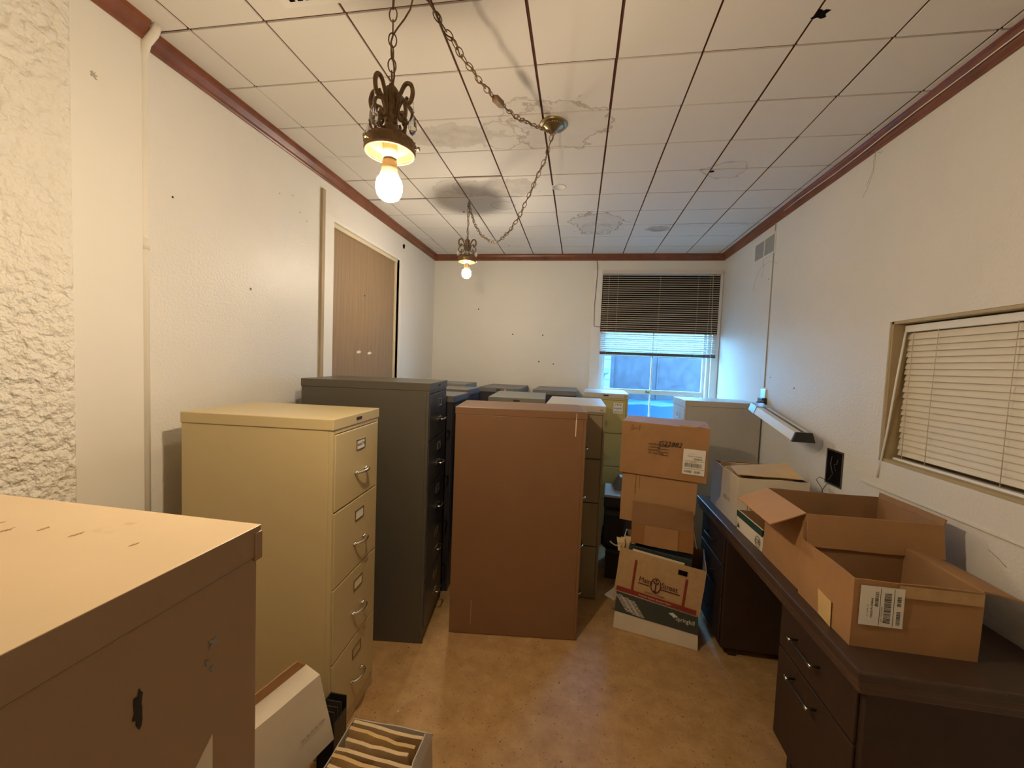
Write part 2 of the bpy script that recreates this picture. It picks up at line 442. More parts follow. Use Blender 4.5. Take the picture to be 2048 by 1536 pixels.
# doorway
dr = bpy.data.objects.new('door_1', None); C.objects.link(dr); struct(dr)
box('door_slab', XL - .075, XL - .035, DY0, DY1, .01, DZ - .02, 'door', dr)
boxes('door_casing', [(XL - .10, XL + .012, DY0 - .098, DY0, 0, DZ + .0), (XL - .10, XL + .010, DY1, DY1 + .035, 0, DZ), (XL - .035, XL + .006, DY0, DY1, DZ - .022, DZ)], ['white'], dr, bevel=.002)
boxes('door_stop', [(XL - .034, XL - .020, DY1 - .028, DY1, 0, DZ - .02), (XL - .034, XL - .016, DY0, DY1, DZ - .045, DZ - .02)], ['cream_trim'], dr, bevel=.001)
box('batten', XL, XL + .016, DY0 - .128, DY0 - .100, 0, 2.575, 'tan_wood', dr, bevel=.001)
for y in (2.86, 3.02):
    bm = bmesh.new(); p = [(0, -.045, -.012), (0, -.01, -.014), (0, .02, -.008), (0, .035, -.006), (0, .04, .014), (0, .012, .010), (0, .008, .022), (0, -.02, .012), (0, -.045, .010)]
    slab(bm, [V(q) * .7 for q in p], (.0012, 0, 0))
    build('paper_scrap', bm, 'paper', dr, loc=(XL - .033, y, 1.585 - (y - 2.86) * .02))
disc('door_hole', (XL - .035, 2.93, 2.02), .010, 'ink', dr, n=(1, 0, 0), el=.4)

# right window: casing boards, recess, glass, added solid backing against daylight
w2 = bpy.data.objects.new('window_2', None); C.objects.link(w2); struct(w2)
boxes('window_casing', [(XR - .008, XR, WY1, WY1 + .10, 1.062, WZ1 + .0), (XR - .008, XR, WY0, WY1, 1.062, WZ0), (XR - .012, XR, WY0, WY1 + .11, 1.052, 1.062)], 'wall', w2, bevel=.001)
boxes('window_jamb', [(XR, XR + .13, WY1 - .012, WY1 - .001, WZ0, WZ1), (XR, XR + .13, WY0, WY1, WZ0 + .001, WZ0 + .013), (XR, XR + .13, WY0, WY1, WZ1 - .012, WZ1 - .001)], 'jamb', w2)
box('window_backing', XR + .115, XR + .13, WY0, WY1, WZ0, WZ1, 'tan_wood', w2)  # unseen solid panel added behind the glass to stop daylight
box('pane', XR + .108, XR + .112, WY0 + .05, WY1 - .05, WZ0 + .05, WZ1 - .05, 'glass', w2)

# far window
w1 = bpy.data.objects.new('window_1', None); C.objects.link(w1); struct(w1)
boxes('window_casing', [(FX0 - .105, FX0, YF - .014, YF, .80, FZ1 + .035), (FX0, FX1, YF - .014, YF, FZ1, FZ1 + .045), (FX1, XR - .004, YF - .014, YF, .80, FZ1 + .035), (FX0 - .13, FX1 + .068, YF - .06, YF, .885, FZ0)], 'white', w1, bevel=.002)
boxes('window_frame', [(FX0, FX0 + .03, YF + .02, YF + .13, FZ0, FZ1), (FX1 - .03, FX1, YF + .02, YF + .13, FZ0, FZ1), (FX0, FX1, YF + .02, YF + .13, FZ1 - .03, FZ1), (FX0, FX1, YF + .02, YF + .13, FZ0, FZ0 + .03)], 'white', w1, bevel=.002)
ys = YF + .07
for zz0, zz1, nm in ((FZ0 + .03, 1.30, 'lower_sash'), (1.30, FZ1 - .03, 'upper_sash')):
    hgt = [(FX0 + .03, FX0 + .055, ys, ys + .03, zz0, zz1), (FX1 - .055, FX1 - .03, ys, ys + .03, zz0, zz1), (FX0 + .055, FX1 - .055, ys, ys + .03, zz0, zz0 + .025), (FX0 + .055, FX1 - .055, ys, ys + .03, zz1 - .022, zz1), (.745, .760, ys + .004, ys + .026, zz0 + .025, zz1 - .022)]
    if zz1 > 2: hgt.append((FX0 + .055, FX1 - .055, ys + .004, ys + .026, 1.665, 1.678))
    sash = boxes(nm, hgt, 'white', w1, bevel=.0015)
    box('pane', FX0 + .05, FX1 - .05, ys + .013, ys + .017, zz0 + .02, zz1 - .02, 'glass', sash)
boxes('sash_lock', [(.70, .74, ys - .028, ys, 1.292, 1.312), (.695, .712, ys - .045, ys - .01, 1.312, 1.326)], 'brass', w1, bevel=.002)

# ------------------------------------------------------------------ outside
tag(box('ground', -6, 8, YF + .2, 14, -.4, -.3, 'ground'), 'yard ground outside the far window', 'ground', kind='structure')
bm = bmesh.new(); bm_box(bm, -5, 8, 8.2, 8.4, -.3, 2.6)
for k in range(14): bm_box(bm, -5, 8, 8.185, 8.2, -.3 + k * .2, -.3 + k * .2 + .185)
tag(build('neighbouring_house', bm, 'outwall'), 'pale sided building seen outside beyond the far window', 'building')
bm = bmesh.new(); bm_box(bm, .50, 1.86, 6.40, 6.46, -.3, 1.735); bm_box(bm, .49, .54, 6.37, 6.47, -.3, 1.75); bm_box(bm, 1.82, 1.87, 6.37, 6.47, -.3, 1.75); bm_box(bm, 1.17, 1.19, 6.385, 6.40, -.3, 1.735)
tag(build('weathered_panel', bm, 'outpanel', bevel=.003), 'weathered blue-grey panel standing outside the far window', 'fence')
bm = bmesh.new()
bmesh.ops.create_grid(bm, x_segments=18, y_segments=10, size=.5, matrix=Matrix.Translation((.95, 5.8, .6)) @ Matrix.Diagonal((2.0, 1.0, 1, 1)))
for v in bm.verts:
    e = max(abs(v.co.x - .95) / 1.0, abs(v.co.y - 5.8) / .5)
    v.co.z = (1.08 if e < .85 else -.3) + .05 * noise.noise(v.co * 3)
bmesh.ops.solidify(bm, geom=bm.faces[:], thickness=.01)
tag(build('blue_tarp', bm, 'tarp'), 'bright blue tarp over a low pile just outside the window', 'tarp')
pb = thing('mailbox', 'small pale mailbox on a post outside left side of far window', 'mailbox', (.42, 7.1, -.3))
box('post', -.03, .03, -.03, .03, 0, 1.72, 'outwall', pb)
bm = bmesh.new(); bm_box(bm, -.09, .09, -.12, .12, 1.72, 1.86); build('box', bm, 'outwall', pb, bevel=.03)
tag(box('window_board', .205, 1.338, YF - .0170, YF - .0145, 1.905, 2.490, 'awning'), 'thin dark board covering the upper far window behind the blind', 'board')

# ------------------------------------------------------------------ blinds
b1 = thing('window_blind', 'half lowered horizontal slat blind on the far window', 'blind', (.77, YF - .03, 0))
bw = .56
boxes('headrail', [(-bw - .01, bw + .01, -.02, .02, 2.496, 2.530)], 'slat', b1, bevel=.002)
bm = bmesh.new()
z = 2.485; ks = 0
while z > 1.715:
    tilt = math.radians(29)
    for s in range(4):
        pass
    row0 = []; row1 = []
    for k in range(5):
        t = (k / 4 - .5) * .025; arch = .0022 * (1 - (2 * k / 4 - 1) ** 2)
        y = t * math.cos(tilt) - arch * math.sin(tilt); zz = z + t * math.sin(tilt) + arch * math.cos(tilt)
        jit = .0008 * math.sin(ks * 3.1)
        row0.append(bm.verts.new((-bw, y, zz + jit))); row1.append(bm.verts.new((bw, y, zz - .012 * (2.5 - z) * .3 + jit)))
    for k in range(4):
        f = bm.faces.new((row0[k], row1[k], row1[k + 1], row0[k + 1])); f.smooth = True
    z -= .0213; ks += 1
build('slats', bm, 'slat', b1, fix=False)
boxes('bottom_rail', [(-bw, bw, -.012, .012, 1.676, 1.706)], 'steelbox', b1, bevel=.003)
for x in (-.50, -.41, 0.0, .36, .47):
    bm = bmesh.new(); bm_tube(bm, [(x, -.0155, 2.50), (x, -.0155, 1.69)], .0012, 5); build('cord', bm, 'slat', b1)
bm = bmesh.new(); bm_tube(bm, [(bw - .07, -.02, 2.5), (bw - .06, -.022, 2.1), (bw - .05, -.02, 1.63)], .0022, 6); build('pull_cord', bm, 'slat', b1)

b2 = thing('window_blind', 'closed cream slat blind on the right wall window', 'blind', (XR + .055, 0, 0))
boxes('headrail', [(-.016, .016, WY0 + .02, WY1 - .018, WZ1 - .048, WZ1 - .018)], 'clear', b2, bevel=.003)
bm = bmesh.new(); z = WZ1 - .062; tilt = math.radians(72)
ks = 0
while z > WZ0 + .035:
    a0 = []; a1 = []
    for k in range(5):
        t = (k / 4 - .5) * .0295; arch = -.0024 * (1 - (2 * k / 4 - 1) ** 2)
        x = t * math.cos(tilt) + arch * math.sin(tilt); zz = z + t * math.sin(tilt) * 1 - arch * math.cos(tilt)
        a0.append(bm.verts.new((x, WY0 + .02, zz))); a1.append(bm.verts.new((x, WY1 - .022 - .003 * math.sin(ks * 1.9), zz - .004)))
    for k in range(4):
        f = bm.faces.new((a0[k], a1[k], a1[k + 1], a0[k + 1])); f.smooth = True
    z -= .0255; ks += 1
build('slats', bm, 'slat2', b2, fix=False)
boxes('bottom_rail', [(-.022, .0, WY0 + .02, WY1 - .02, WZ0 + .004, WZ0 + .022)], 'clear', b2, bevel=.003)
bm = bmesh.new(); bm_tube(bm, [(-.028, 2.03, 1.752), (-.040, 2.040, 1.55), (-.052, 2.052, 1.30), (-.068, 2.062, 1.098)], .0042, 6); build('tilt_wand', bm, 'clear', b2)
for y in (2.00, 1.88, 1.58):
    bm = bmesh.new(); bm_tube(bm, [(-.017, y, 1.755), (-.020, y + .004, 1.45), (-.019, y + .006, 1.20)], .0014, 5); build('cord', bm, 'slat', b2)

# ------------------------------------------------------------------ wall fittings
bm = bmesh.new()
bm_tube(bm, [(-1.585, 1.272, 0), (-1.585, 1.272, 2.50), (-1.582, 1.268, 2.58), (-1.566, 1.268, 2.63), (-1.545, 1.278, 2.668), (-1.538, 1.283, 2.70)], .0145, 14)
pp = build('conduit_pipe', bm, 'pipe'); tag(pp, 'cream painted pipe rising up the left wall corner to the ceiling', 'pipe')
bm = bmesh.new(); bm_lathe(bm, [(.0146, -.02), (.0165, -.02), (.0165, .02), (.0146, .02)], 16); build('pipe_coupling', bm, 'pipe', pp, loc=(-1.585, 1.272, 1.93))

v = thing('air_vent', 'painted double grille air vent high on right wall', 'vent', (XR, 3.44, 2.50))
boxes('vent_frame', [(-.006, 0, -.18, .18, -.075, -.058), (-.006, 0, -.18, .18, .068, .085), (-.006, 0, -.18, -.165, -.058, .068), (-.006, 0, .165, .18, -.058, .068), (-.006, 0, -.006, .006, -.058, .068)], 'white', v, bevel=.001)
bm = bmesh.new()
for k in range(16): bm_box(bm, -.004, -.001, -.165, .165, -.056 + k * .0078, -.0525 + k * .0078)
bm_box(bm, -.001, 0, -.165, .165, -.058, .068)
build('louvres', bm, 'vent', v)

v = thing('ceiling_register', 'white slotted register set in ceiling near the pipe', 'vent', (-.885, 1.16, H))
boxes('register_frame', [(-.13, .13, -.11, .11, -.006, 0)], 'white', v, bevel=.003)
bm = bmesh.new()
for k in range(7): bm_box(bm, -.095 + k * .028, -.095 + k * .028 + .018, -.085, .085, -.0075, -.0055)
build('slots', bm, 'void', v)

eb = thing('electrical_box', 'open metal electrical box with loose wires in right wall', 'electrical box', (XR, 2.392, 1.06))
boxes('metal_box', [(-.004, .004, -.07, -.062, -.095, .095), (-.004, .004, .062, .07, -.095, .095), (-.004, .004, -.062, .062, .087, .095), (-.004, .004, -.062, .062, -.095, -.087)], 'steelbox', eb)
box('opening', -.003, 0, -.062, .062, -.087, .087, 'void', eb)
for pts in ([(-.004, .02, .06), (-.02, .0, .02), (-.012, -.01, -.03), (-.02, .01, -.07)], [(-.004, -.03, .05), (-.016, -.045, .03), (-.014, -.02, .02), (-.01, -.03, -.01)],
            [(-.006, .05, -.08), (-.03, .07, -.07), (-.035, .09, -.09), (-.03, .05, -.12), (-.025, .015, -.17), (-.02, .01, -.21)], [(-.006, .03, -.085), (-.02, .05, -.13), (-.02, .075, -.2)]):
    bm = bmesh.new(); bm_tube(bm, pts, .0018, 6); build('wire', bm, 'steelbox', eb)

cb = thing('surface_cable', 'thin cable run down right wall beside the vent', 'cable', (XR, 3.278, 0))
boxes('cable_run', [(-.006, 0, -.003, .004, 1.44, 2.64)], 'web', cb)
boxes('switch_plate', [(-.012, 0, -.045, .035, 1.365, 1.43)], 'chrome', cb, bevel=.002)
cd = bmesh.new(); pts = [(XR - .030 + .003 * math.sin(k * 1.7), -.5 + k * .19, H - .036 - .004 * math.sin(k * .9)) for k in range(20)] ; bm_tube(cd, pts, .0024, 6)
tag(build('loose_cord', cd, 'white'), 'thin white cord strung along the right crown moulding', 'cord')
cd = bmesh.new(); bm_tube(cd, [(.137, YF - .004, 2.636), (.150, YF - .017, 2.52), (.135, YF - .018, 2.2), (.140, YF - .018, 1.975), (.150, YF - .018, 1.960), (.207, YF - .018, 1.958)], .0030, 6)
tag(build('brown_cord', cd, 'crown'), 'brown cord running down left casing of far window', 'cord')
def cobweb(label, origin, strands):
    bm = bmesh.new()
    for st in strands: bm_tube(bm, [V(origin) + V(p) for p in st], .0008, 4)
    tag(build('cobweb', bm, 'web'), label, 'cobweb')
cobweb('dusty cobweb strand hanging from the right crown moulding', (XR - .02, 2.24, 2.635), [[(0, 0, 0), (.0, .012, -.05), (0, .005, -.10), (0, .03, -.15), (0, .07, -.20)], [(0, .006, 0), (.0, .0, -.06), (0, .02, -.11), (0, .05, -.15)], [(0, -.01, -.02), (0, -.035, -.035), (0, -.045, -.03)]])
cobweb('dark cobweb threads straggling below the air vent', (XR - .006, 3.44, 2.42), [[(0, 0, 0), (0, -.02, -.05), (0, -.01, -.10), (0, .01, -.13)], [(0, -.01, -.04), (0, .08, -.09), (0, .13, -.15), (0, .15, -.21)], [(0, -.01, -.05), (0, -.1, -.04), (0, -.2, -.07), (0, -.24, -.09)]])

# fluorescent desk lamp fixed on the right wall
lf = thing('clamp_lamp', 'cream and black fluorescent lamp on arm above desk by right wall', 'lamp', (1.23, 2.44, 1.205))
bm = bmesh.new()
def loft(bm, sections, caps=True):
    rs = [[bm.verts.new(p) for p in s] for s in sections]
    for a, b in zip(rs, rs[1:]):
        for i in range(len(a)): bm.faces.new((a[i], a[(i + 1) % len(a)], b[(i + 1) % len(a)], b[i]))
    if caps: bm.faces.new(rs[0][::-1]); bm.faces.new(rs[-1])
far = V((.035, .60, .085))
sec = [(-.055, 0, -.022), (.055, 0, -.022), (.040, 0, .025), (-.038, 0, .025)]
loft(bm, [[V(p) for p in sec], [V(p) + far for p in sec]]); build('shade', bm, 'fixture', lf, bevel=.002)
bm = bmesh.new(); s2 = [(-.002, 0, .0255), (.012, 0, .0255), (.012, 0, .028), (-.002, 0, .028)]
loft(bm, [[V(p) for p in s2], [V(p) + far for p in s2]]); build('dark_strip', bm, 'plastic', lf)
bm = bmesh.new(); s3 = [(-.060, -.012, -.026), (.060, -.012, -.026), (.044, -.012, .028), (-.042, -.012, .028)]
loft(bm, [[V(p) for p in s3], [V(p) + V((0, .014, .002)) for p in s3]]); build('end_cap', bm, 'plastic', lf, bevel=.003)
bm = bmesh.new(); loft(bm, [[V(p) + far for p in s3], [V(p) * .95 + far + V((.0, .10, .02)) for p in s3]]); build('lamp_neck', bm, 'bluegrey', lf, bevel=.003)
bm = bmesh.new(); bm_tube(bm, [far + V((0, .10, .01)), far + V((.03, .16, .045)), V((.138, .80, .14))], .010, 8); build('arm', bm, 'bluegrey', lf)
boxes('wall_bracket', [(.105, .138, .78, .86, .08, .16)], 'plastic', lf, bevel=.003)

# ------------------------------------------------------------------ swag lamps
def chain_mesh(pts, L=.034, W=.019, r=.0017, pitch=.0285):
    """oval links threaded along a polyline, each turned a quarter turn from the last"""
    pts = [V(p) for p in pts]; cum = [0]
    for a, b in zip(pts, pts[1:]): cum.append(cum[-1] + (b - a).length)
    def at(s):
        for i in range(len(pts) - 1):
            if s <= cum[i + 1] or i == len(pts) - 2:
                return pts[i].lerp(pts[i + 1], (s - cum[i]) / max(cum[i + 1] - cum[i], 1e-9))
    bm = bmesh.new(); n = int(cum[-1] / pitch)
    for k in range(n):
        s = (k + .5) * cum[-1] / n
        p = at(s); t = (at(min(s + .01, cum[-1])) - at(max(s - .01, 0))).normalized()
        a = V((0, 0, 1)) if abs(t.z) < .9 else V((1, .2, 0))
        u = t.cross(a).normalized(); v = t.cross(u)
        ang = k * PI / 2 + .35 + .25 * math.sin(k * 2.3); q = u * math.cos(ang) + v * math.sin(ang)
        ring = []
        for j in range(14):
            th = 2 * PI * j / 14
            ring.append(p + t * (L / 2) * math.cos(th) * (1.0) + q * (W / 2) * math.sin(th))
        bm_tube(bm, ring, r, 5, closed=True)
    return bm

def spline(ctrl, n=40):
    ctrl = [V(c) for c in ctrl]; out = []
    P = [ctrl[0] * 2 - ctrl[1]] + ctrl + [ctrl[-1] * 2 - ctrl[-2]]
    for i in range(1, len(P) - 2):
        for k in range(n // (len(ctrl) - 1) + 1):
            t = k / (n // (len(ctrl) - 1) + 1)
            a, b, c, d = P[i - 1], P[i], P[i + 1], P[i + 2]
            out.append(.5 * ((2 * b) + (c - a) * t + (2 * a - 5 * b + 4 * c - d) * t * t + (3 * b - a - 3 * c + d) * t ** 3))
    out.append(ctrl[-1]); return out

def swag_lamp(label, x, y, ztop, hook, swag, bulbmat, rot, conn=False, tiltc=.0):
    t = thing('pendant_lamp', label, 'lamp', (x, y, ztop), rot, 'scrolled bronze swag lamps')
    inv = t.matrix_basis.inverted() if False else (Matrix.Translation((x, y, ztop)) @ Matrix.Rotation(rot, 4, 'Z')).inverted()
    R_ = .062
    # stem
    bm = bmesh.new()
    bm_lathe(bm, [(0, .004), (.006, .004), (.008, -.002), (.014, -.006), (.0185, -.013), (.0175, -.021), (.0148, -.025), (.0148, -.075), (.017, -.080), (.015, -.086), (.014, -.096), (.022, -.106), (.026, -.118), (.030, -.126), (.050, -.131), (0, -.131)], 20)
    for k in range(10):
        a = 2 * PI * k / 10
        bm_tube(bm, [(.0145 * math.cos(a), .0145 * math.sin(a), -.026), (.0145 * math.cos(a), .0145 * math.sin(a), -.073)], .0012, 5)
    build('stem', bm, 'bronze', t)
    # scroll arms
    for k in range(4):
        a = 2 * PI * k / 4 + PI / 4 * 0
        def pt(r, z): return V((r * math.cos(a), r * math.sin(a), z))
        bm = bmesh.new()
        big = spline([pt(.013, -.092), pt(.016, -.060), pt(.026, -.026), pt(.040, -.004), pt(.055, -.006), pt(.062, -.024), pt(.058, -.044), pt(.049, -.050), pt(.043, -.042), pt(.048, -.035)], 50)
        bm_tube(bm, big, .0045, 8, rads=[.0038 + .0016 * math.sin(PI * i / len(big)) for i in range(len(big))])
        sm = spline([pt(.042, -.040), pt(.030, -.046), pt(.022, -.062), pt(.024, -.082), pt(.034, -.090), pt(.041, -.082), pt(.036, -.074)], 36)
        bm_tube(bm, sm, .0036, 7)
        s3 = spline([pt(.040, -.052), pt(.055, -.060), pt(.062, -.078), pt(.057, -.094), pt(.048, -.098), pt(.045, -.088)], 30)
        bm_tube(bm, s3, .0036, 7)
        s4 = spline([pt(.022, -.112), pt(.034, -.116), pt(.044, -.108), pt(.042, -.097), pt(.035, -.099)], 24)
        bm_tube(bm, s4, .0036, 7)
        build('scroll_arm', bm, 'bronze', t)
        bm = bmesh.new(); c = pt(.064, -.060)
        bm_tube(bm, [c + V((0, 0, .010)), c + V((0, 0, -.006))], .001, 5)
        bm_lathe(bm, [(0, -.006), (.004, -.010), (.004, -.014), (0, -.018)], 8, c, smooth=False)
        bm_lathe(bm, [(0, -.018), (.005, -.026), (.010, -.040), (.011, -.052), (.007, -.064), (0, -.070)], 8, c, smooth=False)
        build('crystal_drop', bm, 'crystal', t)
    # gallery ring, beads and screws
    bm = bmesh.new()
    bm_lathe(bm, [(.030, -.128), (.050, -.130), (.060, -.134), (R_ + .002, -.140), (R_, -.146), (R_ + .001, -.160), (R_ - .001, -.163), (R_ - .004, -.162), (R_ - .004, -.143), (.052, -.137), (.018, -.134)], 36, mi=0)
    for k in range(24):
        a = 2 * PI * k / 24
        bm_lathe(bm, [(0, .004), (.003, .002), (.003, -.002), (0, -.004)], 6, (R_ * math.cos(a), R_ * math.sin(a), -.140))
    build('gallery_ring', bm, 'bronze', t)
    bm = bmesh.new(); bm_tube(bm, [((R_ - .003) * math.cos(2 * PI * k / 36), (R_ - .003) * math.sin(2 * PI * k / 36), -.1635) for k in range(36)], .0024, 6, closed=True); bm_lathe(bm, [(.018, -.1365), (.050, -.139), (R_ - .006, -.145), (R_ - .0052, -.160)], 36)
    build('ring_lining', bm, 'gold_in', t)
    for k in range(3):
        a = 2 * PI * k / 3 + .25
        d = V((math.cos(a), math.sin(a), 0)); bm = bmesh.new()
        bm_tube(bm, [d * (R_ - .006) + V((0, 0, -.153)), d * (R_ + .010) + V((0, 0, -.153))], .0018, 6)
        bm_tube(bm, [d * (R_ + .009) + V((0, 0, -.153)), d * (R_ + .014) + V((0, 0, -.153))], .0052, 8)
        build('thumb_screw', bm, 'brass', t)
    bm = bmesh.new(); bm_lathe(bm, [(0, -.134), (.0185, -.134), (.0185, -.176), (.016, -.178), (0, -.178)], 20); build('socket', bm, 'socket', t)
    # bulb: collar and glowing dome
    bb = bmesh.new(); bm_lathe(bb, [(0, -.177), (.0135, -.177), (.014, -.182), (.0185, -.184), (.0200, -.205), (.0245, -.222)], 24)
    bo = build('bulb', bb, 'bulbbase', t)
    bm = bmesh.new(); bm_lathe(bm, [(.0245, -.222), (.0300, -.230), (.0325, -.241), (.0325, -.252), (.0295, -.264), (.0235, -.273), (.014, -.279), (0, -.281)], 28)
    build('bulb_dome', bm, bulbmat, bo)
    # chain from lamp to hook and on to the canopy
    hk = V(hook); top = V((x, y, ztop + .004))
    bm = chain_mesh([inv @ top, inv @ (hk + V((0, 0, -.02)))]); build('chain', bm, 'bronze', t)
    bm = chain_mesh([inv @ V(p) for p in swag]); build('swag_chain', bm, 'bronze', t)
    cp = []
    sp = [V(p) for p in swag]
    for i, p in enumerate(sp): cp.append(inv @ (p + V((.007 * math.sin(i * .9), .007 * math.cos(i * 1.1), .004 * math.sin(i * 1.3)))))
    bm = bmesh.new(); bm_tube(bm, cp, .0022, 6)
    n = 24; vert = [top.lerp(hk, k / n) for k in range(n + 1)]
    off = []
    for k, p in enumerate(vert):
        bulge = tiltc * math.exp(-((k / n - .43) / .13) ** 2)
        off.append(inv @ (p + V((.006 * math.sin(k * .8) + bulge, .006 * math.cos(k * .8), 0))))
    bm_tube(bm, off, .0022, 6); build('cord', bm, 'bronze', t)
    bm = bmesh.new(); bm_tube(bm, [inv @ (hk + V(q)) for q in ((0, 0, 0), (0, 0, -.010), (.008, 0, -.016), (.010, 0, -.026), (.002, 0, -.033), (-.006, 0, -.028))], .0022, 6)
    build('hook', bm, 'brass', t)
    if conn:
        i = int(len(sp) * conn); p = inv @ sp[i]; d = ((inv @ sp[i + 1]) - p).normalized(); u = d.cross(V((0, 0, 1))).normalized(); v_ = d.cross(u)
        mx = Matrix(((d.x, u.x, v_.x, p.x), (d.y, u.y, v_.y, p.y), (d.z, u.z, v_.z, p.z), (0, 0, 0, 1)))
        box('cord_connector', -.026, .026, -.012, .012, -.010, .010, 'bronze', t, bevel=.003, mtx=mx)
    return t

can = V((-.173, 2.01, 0))
def swag_pts(hk, prof):
    d = (V((hk[0], hk[1], 0)) - can); L = d.length; d.normalize()
    return spline([can + d * s * L / prof[-1][0] + V((0, 0, z)) for s, z in prof], 60)
h1 = (-.49, .98, 2.70)
sw1 = swag_pts(h1, [(.005, 2.655), (.13, 2.612), (.38, 2.524), (.58, 2.490), (.71, 2.488), (.84, 2.505), (.956, 2.54), (1.078, 2.68)])
h2 = (-.832, 2.89, 2.70)
sw2 = swag_pts(h2, [(.005, 2.655), (.063, 2.565), (.2, 2.450), (.33, 2.350), (.48, 2.298), (.644, 2.295), (.857, 2.402), (1.0, 2.535), (1.10, 2.68)])
swag_lamp('bronze scrolled pendant lamp with lit bulb, nearer of the two and largest in view', -.492, .984, 2.226, h1, sw1, 'bulb_near', math.radians(-10), conn=.40, tiltc=.045)
swag_lamp('small-looking far bronze pendant lamp with lit bulb near the back wall', -.832, 2.89, 2.430, h2, sw2, 'bulb_far', math.radians(15))
cn = thing('ceiling_canopy', 'round brass canopy on ceiling where both lamp chains meet', 'ceiling canopy', (-.173, 2.01, H))
bm = bmesh.new(); bm_lathe(bm, [(.066, 0), (.068, -.004), (.062, -.010), (.056, -.009), (.050, -.014), (.040, -.022), (.028, -.024), (.022, -.034), (.010, -.038), (0, -.039)], 40)
for k in range(28):
    a = 2 * PI * k / 28; bm_lathe(bm, [(0, -.012), (.0035, -.014), (.003, -.018), (0, -.019)], 6, (.052 * math.cos(a), .052 * math.sin(a), .001))
build('canopy_plate', bm, 'brass', cn)
bm = bmesh.new(); bm_tube(bm, [(.010 * math.cos(2 * PI * k / 14), 0, -.045 + .010 * math.sin(2 * PI * k / 14)) for k in range(14)], .002, 6, closed=True); build('loop', bm, 'brass', cn)

# ------------------------------------------------------------------ filing cabinets
def handle_arc(bm, cx, z, w_=.085):
    for s in (-1, 1):
        bm_tube(bm, [(cx + s * w_ / 2, 0, z), (cx + s * w_ / 2, -.012, z)], .007, 8)
        bm_lathe(bm, [(0, -.001), (.010, -.001), (.010, .001), (0, .001)], 10, (cx + s * (w_ / 2 + .0), -.002, z - .0))
    bm_tube(bm, spline([(cx - w_ / 2 - .004, -.010, z), (cx - w_ / 3, -.026, z + .002), (cx, -.032, z + .003), (cx + w_ / 3, -.026, z + .002), (cx + w_ / 2 + .004, -.010, z)], 20), .0060, 8)
def handle_loop(bm, cx, z, w_=.078):
    bm_tube(bm, [(cx - w_ / 2, .002, z), (cx - w_ / 2, -.026, z), (cx - w_ / 2 + .006, -.033, z), (cx + w_ / 2 - .006, -.033, z), (cx + w_ / 2, -.026, z), (cx + w_ / 2, .002, z)], .0045, 8)
    bm_box(bm, cx - w_ / 2 - .008, cx + w_ / 2 + .008, -.003, 0, z - .010, z + .010)

def cabinet(label, P, rz, w_, d, h, n, body, top=None, front=None, handle='arc', cards=None, group=None, lock=True, badge=True, lip=.042, hx=0.0):
    t = thing('filing_cabinet', label, 'filing cabinet', (P[0], P[1], 0), rz, group)
    front = front or body; top = top or body
    kick = .07; head = .058; st = .014
    boxes('cabinet_body', [(0, w_, .016, d, .004, h - lip), (0, st, 0, .016, .004, h - lip), (w_ - st, w_, 0, .016, .004, h - lip), (st, w_ - st, .006, .016, .004, kick), (st, w_ - st, 0, .016, h - head, h - lip)], body, t, bevel=.002)
    boxes('cabinet_top', [(-.003, w_ + .003, -.004, d + .003, h - lip, h)], top, t, bevel=.003)
    pitch_ = (h - head - kick) / n
    for k in range(n):
        z1 = h - head - k * pitch_ - .003; z0 = z1 - pitch_ + .006
        dw = boxes('drawer', [(st + .002, w_ - st - .002, -.003, .0155, z0, z1)], front, t, bevel=.0025)
        if handle:
            bm = bmesh.new(); cx = w_ / 2 + hx
            zh = z0 + (z1 - z0) * .38
            (handle_arc if handle == 'arc' else handle_loop)(bm, cx, zh)
            bmesh.ops.translate(bm, vec=(0, -.003, 0), verts=bm.verts[:])
            build('handle', bm, 'chrome', dw)
            zl = z0 + (z1 - z0) * .76; lw, lh = .038, .022
            ff = -.0032
            holder = boxes('label_holder', [(cx - lw, cx + lw, ff - .003, ff, zl - lh, zl - lh + .004), (cx - lw, cx + lw, ff - .003, ff, zl + lh - .004, zl + lh), (cx - lw, cx - lw + .004, ff - .003, ff, zl - lh, zl + lh), (cx + lw - .004, cx + lw, ff - .003, ff, zl - lh, zl + lh)] +
                           ([(cx - lw + .004, cx + lw - .004, ff - .0012, ff, zl - lh + .004, zl + lh - .004, 1)] if cards and cards[k] else []),
                           ['brass' if handle == 'arc' else 'chrome', (cards[k] if cards and cards[k] else 'paper')], dw, bevel=.0006)
            if cards and cards[k] and isinstance(label_text.get((label, k)), str):
                text(label_text[(label, k)], .017, FRONT(cx - .029, zl - .006, ff - .0016), 'ink', dw, name='handwriting')
    if badge: boxes('badge', [(w_ / 2 - .022, w_ / 2 + .022, -.006, -.004, h - .026, h - .014)], 'ink', t)
    if lock:
        bm = bmesh.new(); bm_tube(bm, [(w_ - .028, -.002, h - .022), (w_ - .028, -.012, h - .022)], .007, 12); build('lock', bm, 'chrome', t)
    return t

def top_at(cx, cy): pass
G = 'upright metal filing cabinets'
label_text = {}
LC = 'cream four drawer filing cabinet in front of the left wall, chrome handles facing right'
label_text[(LC, 0)] = 'INACTIVE'
HALF = PI / 2
